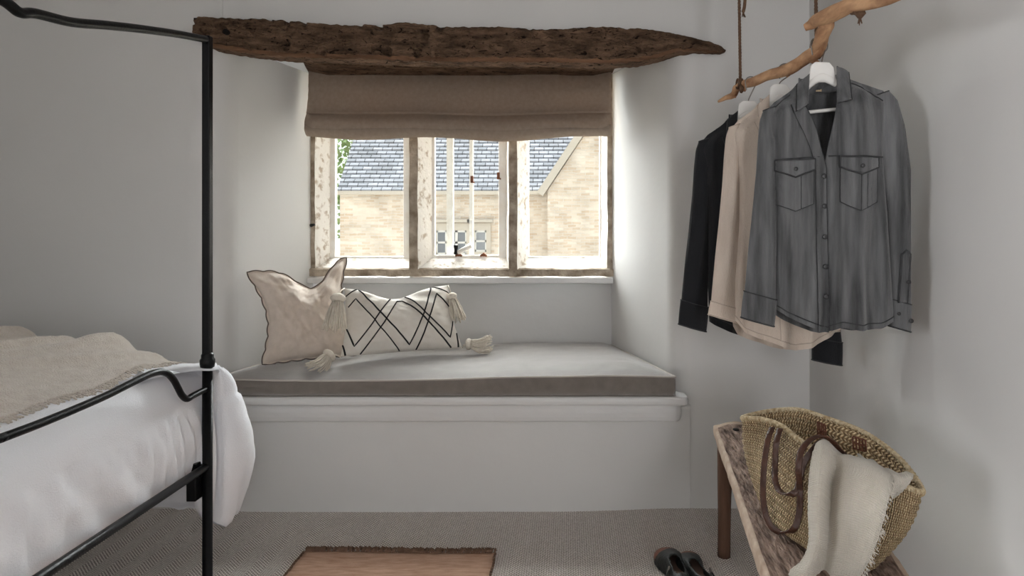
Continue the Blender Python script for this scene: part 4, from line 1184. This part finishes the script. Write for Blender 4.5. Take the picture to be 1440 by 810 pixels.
for (a, b2) in (((.575, 2.49), (P(1018, 783, 2.45).x, 2.45)), ((.76, 2.48), (.86, 2.60)), ((.44, 1.36), (.37, 1.26)), ((.65, 1.36), (.73, 1.24))):
    pts = [Vector((a[0], a[1], zbt - th + .005)), Vector((lerp(a[0], b2[0], .5), lerp(a[1], b2[1], .5), .21)), Vector((b2[0], b2[1], 0))]
    P3 = smooth_path(pts, 6); MB().merge(tubem(P3, [lerp(.027, .021, i / (len(P3) - 1)) for i in range(len(P3))], 12, rfun=lambda i, th_: 1 + .10 * fbm(math.cos(th_) * 2, math.sin(th_) * 2, i * .2) + .05 * math.cos(th_ * 4))).build('leg', M['wood_leg'], BN)

# ------------------------------------------------------------------ straw basket
BK = root('straw_basket', (.58, 1.6, zbt), 'plaited straw market basket with brown leather handles, lying open on the bench', 'basket')
# mouth curve (back half then front half) and foot curve, 3-D control points, same parameter
mouth_c = [P(1045, 588, 1.93), P(1082, 579, 1.98), P(1122, 577, 1.96), P(1160, 588, 1.90), P(1215, 609, 1.80), P(1264, 645, 1.66), P(1296, 690, 1.52), P(1270, 684, 1.50), P(1232, 668, 1.545), P(1190, 648, 1.61), P(1150, 634, 1.68), P(1122, 618, 1.74), P(1098, 599, 1.81), P(1070, 590, 1.88)]
foot_c = [Vector((.505, 1.76, 0)), Vector((.535, 1.81, 0)), Vector((.580, 1.815, 0)), Vector((.635, 1.76, 0)), Vector((.675, 1.67, 0)), Vector((.690, 1.56, 0)), Vector((.665, 1.475, 0)), Vector((.640, 1.445, 0)), Vector((.610, 1.450, 0)), Vector((.580, 1.475, 0)), Vector((.555, 1.51, 0)), Vector((.535, 1.56, 0)), Vector((.515, 1.62, 0)), Vector((.503, 1.70, 0))]
for p in foot_c: p.z = zbt + .012
def closed_smooth(pts, k):
    n = len(pts); out = []
    for i in range(n):
        p0, p1, p2, p3 = pts[i - 1], pts[i], pts[(i + 1) % n], pts[(i + 2) % n]
        for j in range(k):
            t = j / k; out.append(.5 * ((2 * p1) + (p2 - p0) * t + (2 * p0 - 5 * p1 + 4 * p2 - p3) * t * t + (3 * p1 - p0 - 3 * p2 + p3) * t ** 3))
    return out
mo = closed_smooth(mouth_c, 22); fo = closed_smooth(foot_c, 22); nb = len(mo)
mcen = sum(mo, Vector()) / nb; fcen = sum(fo, Vector()) / nb
def bk_pt(j, v, out=0):
    a, b2 = fo[j % nb], mo[j % nb]; p = a.lerp(b2, v); cn = fcen.lerp(mcen, v); d = p - cn; d.z = 0; d.normalize()
    sag = .020 * math.sin(math.pi * v) * (1.0)
    band = .0042 * abs(math.sin(math.pi * v * .30 / .025))
    che = .0009 * math.sin(j * .9 + abs((v * .30 / .025) % 1 - .5) * 12)
    return p + d * (sag + band + che + out)
rows, uvr = [], []; NVb = 90
for i in range(NVb + 1):
    v = i / NVb; r = [bk_pt(j, v) for j in range(nb)]; r.append(r[0].copy()); rows.append(r)
    per = sum((a - b2).length for a, b2 in zip(mo, mo[1:]))
    uvr.append([(j / nb * per, v * .30) for j in range(nb + 1)])
g = gridm(rows, False, uvr)
mb = MB(); mb.merge(g)
# bottom disc
botr = [[fcen.lerp(p, s) for p in fo + [fo[0]]] for s in (0.02, .5, 1)]; botr[2] = rows[0]
uvb = [[(j / nb * per, s * .1) for j in range(nb + 1)] for s in (0, .5, 1)]
for r in botr[:2]:
    for q in r: q.z = zbt + .006
mb.merge(gridm(botr, False, uvb))
o = mb.build('body', M['straw'], BK, uv=True); solid(o, .007, 1)
rimp = [mo[j] + Vector((0, 0, .002)) for j in range(nb)]
mb = MB()
rp = closed_smooth(rimp[::2], 2)
mb.merge(tubem(rp, .0062, 10, closed=True))
from mathutils.bvhtree import BVHTree
EYE = Vector((0, 0, CH)); bvh = BVHTree.FromPolygons([tuple(v) for v in g[0]], [tuple(f) for f in g[1]])
def skin(px, py, y, lift):   # measured point laid on the basket's outer wall (kept where given if it clears the wall)
    p = P(px, py, y); dr = (p - EYE).normalized(); hit = bvh.ray_cast(EYE, dr)[0]
    if hit is None: return p
    if hit.y > y + .035: return p - dr * lift * .5
    return hit - dr * lift
# overcast stitches on the rim
for j in range(0, nb, 2):
    c = mo[j]; t = (mo[(j + 1) % nb] - mo[j - 1]).normalized(); s1_ = t.cross(Vector((0, 0, 1))).normalized(); u_ = s1_.cross(t)
    mb.merge(tubem([c + (s1_ * math.cos(a) + u_ * math.sin(a)) * .0075 + t * .003 * math.sin(a) for a in [2 * math.pi * k / 8 for k in range(8)]], .0016, 4, closed=True))
mb.build('rim', M['straw_rim'], BK)
def strap(parent, pts, w, wid_dir, th=.0035, nm='handle', k=8):
    P3 = smooth_path(pts, k); rows = []
    for i, p in enumerate(P3):
        t = (P3[min(i + 1, len(P3) - 1)] - P3[max(i - 1, 0)]).normalized(); wd = wid_dir(p, t); wd = (wd - t * wd.dot(t)).normalized(); n_ = t.cross(wd)
        rows.append([p + wd * w / 2 * a + n_ * th / 2 * b2 for a, b2 in ((-1, -.6), (-.85, -1), (.85, -1), (1, -.6), (1, .6), (.85, 1), (-.85, 1), (-1, .6))])
    return MB().merge(gridm(rows, True, None, True)).build(nm, M['leather'], parent)
wd = lambda p, t: Vector((.78, -.62, .05))
SK = lambda a, b2, y, l=.010: skin(a, b2, y, l)
strap(BK, [P(1086, 601, 1.795), SK(1080, 618, 1.765), SK(1075, 650, 1.735), SK(1073, 690, 1.70), SK(1076, 720, 1.665), SK(1086, 742, 1.64), SK(1102, 750, 1.62), SK(1117, 743, 1.61), SK(1124, 720, 1.60), SK(1125, 690, 1.60), SK(1123, 660, 1.60), SK(1126, 636, 1.62), P(1138, 620, 1.635), P(1155, 613, 1.65), P(1170, 620, 1.655), P(1182, 634, 1.66), P(1196, 646, 1.66)], .015, wd)
strap(BK, [P(1097, 603, 1.775), SK(1092, 622, 1.745), SK(1090, 650, 1.72), SK(1090, 675, 1.70), SK(1097, 691, 1.685), SK(1110, 696, 1.675), SK(1120, 690, 1.668), SK(1125, 672, 1.655), P(1131, 650, 1.645), P(1142, 634, 1.645), P(1152, 622, 1.66), P(1164, 616, 1.68)], .015, wd)
# stitched patches where the handles pass through the far side
for (px, py, y, w, h) in ((1155, 603, 1.86, 11, 20), (1208, 622, 1.77, 18, 16)):
    mb = MB()
    for k in range(5):
        mb.merge(tubem([P(px - w / 2 + w * k / 4, py - h / 2 + k * 1.2, y), P(px - w / 2 + w * k / 4 + 1, py + h / 2 + k * 1.2, y - .01)], .0022, 5))
    for k in (0, .5, 1): mb.merge(tubem([P(px - w / 2, py - h / 2 + h * k, y - .004), P(px + w / 2, py - h / 2 + h * k + 5, y - .012)], .0022, 5))
    mb.build('handle_stitching', M['leather_patch'], BK)

# ------------------------------------------------------------------ muslin cloth spilling from the basket
MU = root('muslin_cloth', P(1180, 720, 1.5), 'cream crinkled muslin cloth spilling over the side of the basket', 'cloth')
# rows of control points (left to right); depth chosen in front of the basket's wall
ctl = [
 [(1170, 640, 1.70), (1178, 642, 1.70), (1195, 650, 1.69), (1215, 654, 1.67), (1240, 664, 1.65), (1258, 672, 1.63)],
 [(1150, 622, 1.66), (1160, 618, 1.65), (1175, 636, 1.63), (1195, 640, 1.62), (1225, 648, 1.60), (1256, 668, 1.57)],
 [(1141, 645, 1.60), (1156, 640, 1.55), (1176, 650, 1.575), (1200, 652, 1.53), (1230, 660, 1.50), (1254, 676, 1.48)],
 [(1137, 680, 1.56), (1153, 675, 1.51), (1170, 688, 1.55), (1192, 680, 1.50), (1222, 690, 1.46), (1248, 706, 1.445)],
 [(1136, 720, 1.53), (1150, 720, 1.485), (1166, 728, 1.53), (1185, 722, 1.49), (1212, 730, 1.44), (1238, 744, 1.42)],
 [(1137, 760, 1.50), (1150, 762, 1.455), (1163, 766, 1.50), (1182, 764, 1.46), (1206, 770, 1.415), (1226, 778, 1.40)],
 [(1126, 789, 1.485), (1142, 790, 1.44), (1158, 798, 1.48), (1178, 800, 1.44), (1198, 804, 1.40), (1213, 803, 1.385)],
 [(1104, 806, 1.47), (1124, 814, 1.42), (1150, 820, 1.45), (1175, 822, 1.42), (1192, 822, 1.39), (1205, 818, 1.375)]]
rel = [.008, .034, .010, .036, .028, .010]
C = [[skin(a, b2, y, rel[k] + .006 * (i % 2)) if i >= 2 else P(a, b2 - (5 if i == 0 else 0), y - (.05 if i == 1 else .015)) for k, (a, b2, y) in enumerate(r)] for i, r in enumerate(ctl)]
nu, nv = 60, 84
cols = [smooth_path(r, 12) for r in C]
fin = []
for j in range(len(cols[0])): fin.append(smooth_path([cols[i][j] for i in range(len(cols))], 12))
rows = [[fin[j][i] + Vector((0, -.0022 * abs(math.sin(i * 1.1)) - .002 * abs(math.sin(j * 1.3)) + .003 * fbm(i * .15, j * .15, 2), .0)) for j in range(len(fin))] for i in range(len(fin[0]))]
uvr = [[(j * .0036, i * .0045) for j in range(len(rows[0]))] for i in range(len(rows))]
o = MB().merge(gridm(rows, False, uvr)).build('cloth_body', M['muslin'], MU, uv=True); solid(o, .0022)
mb = MB(); rnd = random.Random(3)
ed = [r[-1] for r in rows[20:]] + [p for p in rows[-1]]
for k in range(200):
    p = rnd.choice(ed) + Vector((rnd.uniform(-.003, .003), 0, rnd.uniform(-.004, .004)))
    mb.merge(tubem([p, p + Vector((rnd.uniform(0, .008), -.002, -rnd.uniform(.003, .010)))], .0008, 4))
mb.build('frayed_edge', M['muslin'], MU)
# second fold at the right, behind the first
ctl = [[(1205, 642, 1.66), (1225, 650, 1.64), (1250, 664, 1.61), (1276, 668, 1.57)],
       [(1208, 650, 1.60), (1228, 656, 1.565), (1252, 668, 1.53), (1284, 674, 1.505)],
       [(1212, 668, 1.56), (1232, 674, 1.535), (1256, 680, 1.505), (1272, 692, 1.49)],
       [(1216, 690, 1.54), (1232, 694, 1.51), (1250, 698, 1.48), (1258, 704, 1.475)]]
C = [[P(a, b2 - 3, y - .022) for a, b2, y in r] for r in ctl]; cols = [smooth_path(r, 10) for r in C]; fin = [smooth_path([c[j] for c in cols], 10) for j in range(len(cols[0]))]
rows = [[fin[j][i] + Vector((0, -.003 * abs(math.sin(i * .9)), .003 * math.sin(j * .7))) for j in range(len(fin))] for i in range(len(fin[0]))]
o = MB().merge(gridm(rows, False, [[(j * .0036, i * .0045) for j in range(len(rows[0]))] for i in range(len(rows))])).build('cloth_fold', M['muslin'], MU, uv=True); solid(o, .0022)

# ------------------------------------------------------------------ rug
RG = root('jute_rug', (-.616, 1.9, 0), 'terracotta flat-woven rug with brown fringe lying on the carpet', 'rug')
x0, x1, y0, y1 = -.967, -.267, 1.25, 2.478
rows = []
for i in range(60):
    v = i / 59; r = []
    for j in range(40):
        u = j / 39; x = lerp(x0, x1, u); y = lerp(y0, y1, v) - .012 * (u) * v + .004 * math.sin(u * 7) * v
        r.append((x + .003 * nz(v * 20, u), y, .007 + .002 * nz(x * 8, y * 8)))
    rows.append(r)
o = MB().merge(gridm(rows)).build('woven_field', M['rug'], RG); solid(o, .006, -1)
farr = rows[-1]; nearr = rows[0]
for rowx, sgn in ((farr, 1), (nearr, -1)):
    mb = MB(); rnd = random.Random(9)
    for k in range(330):
        f_ = rnd.random() * 38.9; i = int(f_); p = Vector(rowx[i]).lerp(Vector(rowx[i + 1]), f_ - i); a = rnd.uniform(-.5, .5); ln = rnd.uniform(.018, .036)
        mb.merge(tubem([p + Vector((0, -.003 * sgn, 0)), p + Vector((math.sin(a) * ln * .5, sgn * ln * .5, .006 + .005 * rnd.random())), p + Vector((math.sin(a) * ln, sgn * ln, -.003))], .0026, 5))
    mb.build('fringe', M['fringe'], RG)
for j in (0, -1):
    mb = MB()
    for i in range(0, 59):
        a = Vector(rows[i][j]); mb.merge(tubem([a + Vector((0, 0, .002)), a.lerp(Vector(rows[i + 1][j]), .55) + Vector((0, 0, .002))], .0045, 6))
    mb.build('edge_stitching', M['fringe'], RG)

# ------------------------------------------------------------------ shoes
def shoe(label, toe_px, y_toe, ang, mirror):
    c = P(toe_px, 783, y_toe); c.z = 0; R = root('shoe', (c.x, c.y - .13, 0), label, 'shoe'); ca, sa = math.cos(ang), math.sin(ang)
    def W(x, y, z): x *= mirror; return Vector((c.x + x * ca - (y - .13) * sa, c.y - .13 + x * sa + (y - .13) * ca, z))
    Lh = .25
    def hw(t):   # half width heel(0) -> toe(1)
        return interp(t, [(0, .022), (.08, .031), (.25, .031), (.45, .030), (.68, .046), (.82, .046), (.92, .039), (.98, .024), (1, .008)])
    def bend(t): return .010 * math.sin(t * math.pi) - .004 * t
    ol = []
    for i in range(41):
        t = i / 40; ol.append((bend(t) + hw(t), t))
    for i in range(41):
        t = 1 - i / 40; ol.append((bend(t) - hw(t), t))
    rows = [[W(x * s, (t * Lh) * 1, z) for x, t in ol] for s, z in ((1, .001), (1.06, .003), (1.06, .014), (1, .016))]
    mb = MB().merge(gridm(rows, True, None, True)); mb.build('sole', M['shoe'], R)
    # upper: cross-sections from heel to toe, open top over the foot hole
    def top_h(t): return interp(t, [(0, .055), (.2, .058), (.45, .056), (.6, .060), (.75, .058), (.88, .050), (.96, .036), (1, .018)])
    rows = []; N_ = 46
    for i in range(N_ + 1):
        t = i / N_; t_ = .005 + .99 * t; w = hw(t_); h = top_h(t_); r = []
        opened = .10 < t_ < .56
        lim = math.radians(52) if opened else math.radians(90)
        for k in range(-12, 13):
            a = k / 12 * lim if False else k / 12
            if opened: th = math.pi / 2 + (1 - abs(a)) * 0
            # go from left sole edge over to right sole edge
            ang_ = math.pi * (.5 + .5 * a)
            x = -math.cos(ang_) * w * 1.0; z = .014 + (h - .014) * math.sin(ang_) ** .7
            r.append(W(bend(t_) + x, t_ * Lh, z))
        rows.append(r)
    g = gridm(rows); mb = MB(); nC = 25
    for f_ in g[1]:
        i = f_[0] // nC; k = f_[0] % nC; t_ = (i + .5) / N_
        if .10 < t_ < .58 and abs(k - 11.5) < 5.5 * math.sqrt(max(0, 1 - ((t_ - .34) / .25) ** 2)): continue
        toe = t_ > .80 + .05 * math.sin((k - 12) * .26)
        mb.add([g[0][q] for q in f_], [[0, 1, 2, 3]], 1 if toe else 0)
    mesh_v = mb.build('upper', [M['shoe'], M['shoe_toe']], R); m_ = mesh_v.modifiers.new('weld', 'WELD'); m_.merge_threshold = .0002; solid(mesh_v, .003, 1)
    MB().merge(gridm([[W(x * .9, t * Lh, .020) for x, t in ol], [W(bend(t), t * Lh, .020) for x, t in ol]], True)).build('insole', M['insole'], R)
    st = [W(bend(.30) - .034, .30 * Lh, .02), W(bend(.30) - .036, .30 * Lh, .045), W(bend(.30) - .030, .30 * Lh, .058)]
    MB().merge(tubem(st, .004, 8)).build('buckle', M['wire'], R)
    MB().merge(tubem([st[1] + Vector((0, -.01, .004)), st[1] + Vector((-.010 * mirror, -.02, -.012)), st[1] + Vector((-.014 * mirror, -.028, -.03))], .003, 6)).build('strap_end', M['shoe'], R)
shoe('left black shoe with dark brown toe, beside the rug side of the pair', 938, 2.455, .10, 1)
shoe('right black shoe with dark brown toe, nearest the bench leg', 970, 2.435, .20, -1)

# ------------------------------------------------------------------ outside
def ext(name, verts, faces, mt, uvs, parent): return mesh(name, verts, faces, mt, parent, False, uvs)
G = -2.6
flat('ground', -40, 40, OUT + .2, 60, G - .2, G, M['bounce_ground'])
HS = root('stone_house', (-2.5, 15, G), 'long stone house with slate roof seen through the window', 'house')
xe0, xe1 = P(478, 0, 15).x, 1.0; ze = P(0, 268, 15).z; y0 = 15.0
ext('wall', [(xe0, y0, G), (xe1, y0, G), (xe1, y0, ze), (xe0, y0, ze), (xe0, y0 + 6, G), (xe0, y0 + 6, ze), (xe0, y0 + 3, ze + 3.3)], [[0, 1, 2, 3], [4, 0, 3, 5], [3, 6, 5]], M['ext_stone'], [(xe0, G), (xe1, G), (xe1, ze), (xe0, ze), (xe0 - 6, G), (xe0 - 6, ze), (xe0 - 3, ze + 3.3)], HS)
rx0, rx1 = P(474, 0, 14.8).x, 1.0; sl_ = 1.1
# stone slates laid in courses, each a stepped row
mb = MB(); n_c = 36; run = 3.2; 
for i in range(n_c):
    a, b2 = run * i / n_c, run * (i + 1) / n_c
    ya, yb2 = y0 - .2 + a, y0 - .2 + b2; za, zb2 = ze - .02 + sl_ * a, ze - .02 + sl_ * b2; th = .035
    L1 = a * 1.49; L2 = b2 * 1.49
    mb.add([(rx0, ya, za + th), (rx1, ya, za + th), (rx1, yb2, zb2 + .008), (rx0, yb2, zb2 + .008)], [[0, 1, 2, 3]], 0, [(rx0, L1), (rx1, L1), (rx1, L2), (rx0, L2)])
    mb.add([(rx0, ya, za - .01), (rx1, ya, za - .01), (rx1, ya, za + th), (rx0, ya, za + th)], [[0, 1, 2, 3]], 0, [(rx0, L1), (rx1, L1), (rx1, L1 + .01), (rx0, L1 + .01)])
mb.add([(rx0, y0 + 3, ze + 3.5), (rx1, y0 + 3, ze + 3.5), (rx1, y0 + 6.2, ze), (rx0, y0 + 6.2, ze)], [[0, 1, 2, 3]], 0, [(0, 0), (5, 0), (5, 5), (0, 5)])
mb.build('roof', M['slates'], HS, smooth=False, uv=True)
MB().merge(boxm(rx0, rx1, y0 - .28, y0 - .16, ze - .10, ze - .02)).build('gutter', M['slate_gutter'], HS, smooth=False)
def ext_window(px0, px1, py0, py1, n):
    a, b2 = P(px0, py1, y0), P(px1, py0, y0)
    mb = MB(); mb.merge(boxm(a.x - .1, b2.x + .1, y0 - .03, y0 + .02, a.z - .12, a.z)); mb.merge(boxm(a.x - .1, b2.x + .1, y0 - .03, y0 + .02, b2.z, b2.z + .16))
    mb.merge(boxm(a.x - .1, a.x, y0 - .03, y0 + .02, a.z, b2.z)); mb.merge(boxm(b2.x, b2.x + .1, y0 - .03, y0 + .02, a.z, b2.z))
    mb.merge(boxm(a.x - .16, b2.x + .16, y0 - .12, y0, b2.z + .18, b2.z + .24)); W_ = mb.build('window_surround', M['slate_gutter'], HS, smooth=False)
    MB().merge(boxm(a.x, b2.x, y0 - .006, y0 + .01, a.z, b2.z)).build('pane', M['darkglass'], W_, smooth=False)
    mb = MB()
    for k in range(n + 1):
        x = lerp(a.x, b2.x, k / n); mb.merge(boxm(x - .028, x + .028, y0 - .02, y0 - .005, a.z, b2.z))
    for z in (a.z + .02, (a.z + b2.z) / 2, b2.z - .02): mb.merge(boxm(a.x, b2.x, y0 - .02, y0 - .005, z - .022, z + .022))
    mb.build('glazing_bars', M['ext_white'], W_, smooth=False)
ext_window(614, 656, 324, 358, 3); ext_window(668, 684, 324, 354, 1)
# projecting gable on the right
GB = root('stone_gable', (1.8, 14.6, G), 'stone gable wing of the house with sloping coping, right window light', 'house')
yg = 14.55; gx0 = P(770, 0, yg).x; apex = gx0 + 2.6; slg = 1.50
zg = P(0, 268, yg).z; gx1 = gx0 + 5.2; za = zg + 2.6 * slg
ext('wall', [(gx0, yg, G), (gx1, yg, G), (gx1, yg, zg), (apex, yg, za), (gx0, yg, zg), (gx0, yg + 1.5, G), (gx0, yg + 1.5, zg)], [[0, 1, 2, 3, 4], [5, 0, 4, 6]], M['ext_stone'], [(gx0, G), (gx1, G), (gx1, zg), (apex, za), (gx0, zg), (gx0 - 1.5, G), (gx0 - 1.5, zg)], GB)
def slope_beam(x0, z0, x1, z1, ya, yb2, th, nm, mt, off=0):
    d = Vector((x1 - x0, 0, z1 - z0)).normalized(); n_ = Vector((-d.z, 0, d.x)) if d.x > 0 else Vector((d.z, 0, -d.x)) * 1
    if n_.z < 0: n_ = -n_
    a, b2 = Vector((x0, 0, z0)) + n_ * off, Vector((x1, 0, z1)) + n_ * off; v = []
    for y in (ya, yb2):
        for p in (a, b2, b2 + n_ * th, a + n_ * th): v.append((p.x, y, p.z))
    mesh(nm, v, [[0, 1, 2, 3], [7, 6, 5, 4], [0, 4, 5, 1], [1, 5, 6, 2], [2, 6, 7, 3], [3, 7, 4, 0]], mt, GB, False, [(p[0], p[2]) for p in v])
slope_beam(gx0 - .10, zg - .12, apex, za + .03, yg - .12, yg + .2, .15, 'coping', M['slate_gutter'])
slope_beam(gx1 + .10, zg - .12, apex, za + .03, yg - .12, yg + .2, .15, 'coping', M['slate_gutter'])
slope_beam(gx0 - .1, zg - .05, apex, za + .03, yg + .2, yg + 4.5, .06, 'roof', M['slates'], .06)
slope_beam(gx1 + .1, zg - .05, apex, za + .03, yg + .2, yg + 4.5, .06, 'roof', M['slates'], .06)
# tree at the far left end of the house
TR = root('garden_tree', (-6.4, 17.5, G), 'green leafy tree beyond the left end of the stone house', 'tree')
MB().merge(tubem([(-6.4, 17.5, G), (-6.4, 17.5, G + 3), (-6.3, 17.5, G + 5)], [.2, .15, .08], 10)).build('trunk', M['trunk'], TR)
mb = MB(); rnd = random.Random(8)
for k in range(2600):
    a = rnd.uniform(0, 6.283); zz = rnd.uniform(-1, 1); r = rnd.uniform(.55, 1); q = Vector((math.sqrt(1 - zz * zz) * math.cos(a), math.sqrt(1 - zz * zz) * math.sin(a), zz)) * r
    c = Vector((-6.4 + q.x * 1.9, 17.5 + q.y * 1.6, G + 5.6 + q.z * 2.2)); u_ = Vector((rnd.gauss(0, 1), rnd.gauss(0, 1), rnd.gauss(0, 1))).normalized() * .09; w_ = u_.orthogonal().normalized() * .06
    mb.add([c - u_, c + w_, c + u_, c - w_], [[0, 1, 2, 3]])
mb.build('foliage', M['leaf'], TR, smooth=False)

# ------------------------------------------------------------------ light
w = bpy.data.worlds.new('World'); sc.world = w; w.use_nodes = True
WN, WL = w.node_tree.nodes, w.node_tree.links
bg = WN['Background']; bg.inputs['Color'].default_value = (.93, .97, 1.0, 1); bg.inputs['Strength'].default_value = 1.5
def area(name, loc, rot, sx, sy, power, color=(1, 1, 1), portal=False, spread=180):
    l = bpy.data.lights.new(name, 'AREA'); l.shape = 'RECTANGLE'; l.size = sx; l.size_y = sy; l.energy = power; l.color = color; l.spread = math.radians(spread)
    o = bpy.data.objects.new(name, l); COL.objects.link(o); o.location = loc; o.rotation_euler = rot
    if portal: l.cycles.is_portal = True
    return o
# fill lights added in the made-up rear and left-wall openings
area('rear_fill', ((wx0 + wx1) / 2, FY - .05, (wz0 + wz1) / 2), (math.radians(90), 0, 0), wx1 - wx0 - .1, wz1 - wz0 - .1, 4.8, (.96, .97, 1.0), spread=62)
area('side_fill', (LX - .12, (vy0 + vy1) / 2, (vz0 + vz1) / 2), (math.radians(90), 0, math.radians(-90)), vy1 - vy0 - .1, vz1 - vz0 - .1, 54, (.95, .97, 1.0), spread=84)  # side fill, added mainly to brighten the right wall
# bright overcast sky patch over the roofs: broad soft sun through the recessed window
s = bpy.data.lights.new('sky_sun', 'SUN'); s.energy = 52; s.angle = math.radians(115); s.color = (.95, .98, 1.0)
so = bpy.data.objects.new('sky_sun', s); COL.objects.link(so)
d = Vector((.52, -.76, -.40)).normalized(); so.rotation_euler = d.to_track_quat('-Z', 'Y').to_euler(); so.location = (-2, 8, 8)

# ------------------------------------------------------------------ camera
cam = bpy.data.cameras.new('camera'); co = bpy.data.objects.new('camera', cam); COL.objects.link(co); sc.camera = co
co.location = (0, 0, CH); co.rotation_euler = (math.radians(90), 0, 0)
cam.sensor_width = 36; cam.lens = 36 * F / 1440; cam.shift_x = (720 - VX) / 1440; cam.shift_y = (HY - 405) / 1440
cam.clip_start = .02; cam.clip_end = 200
sc.view_settings.view_transform = 'Standard'; sc.view_settings.look = 'None'; sc.view_settings.gamma = 1; sc.view_settings.use_curve_mapping = False
sc.view_settings.exposure = 0.2
sc.cycles.use_denoising = True; sc.cycles.max_bounces = 10; sc.cycles.diffuse_bounces = 6; sc.cycles.transparent_max_bounces = 12
sc.cycles.sample_clamp_indirect = 6
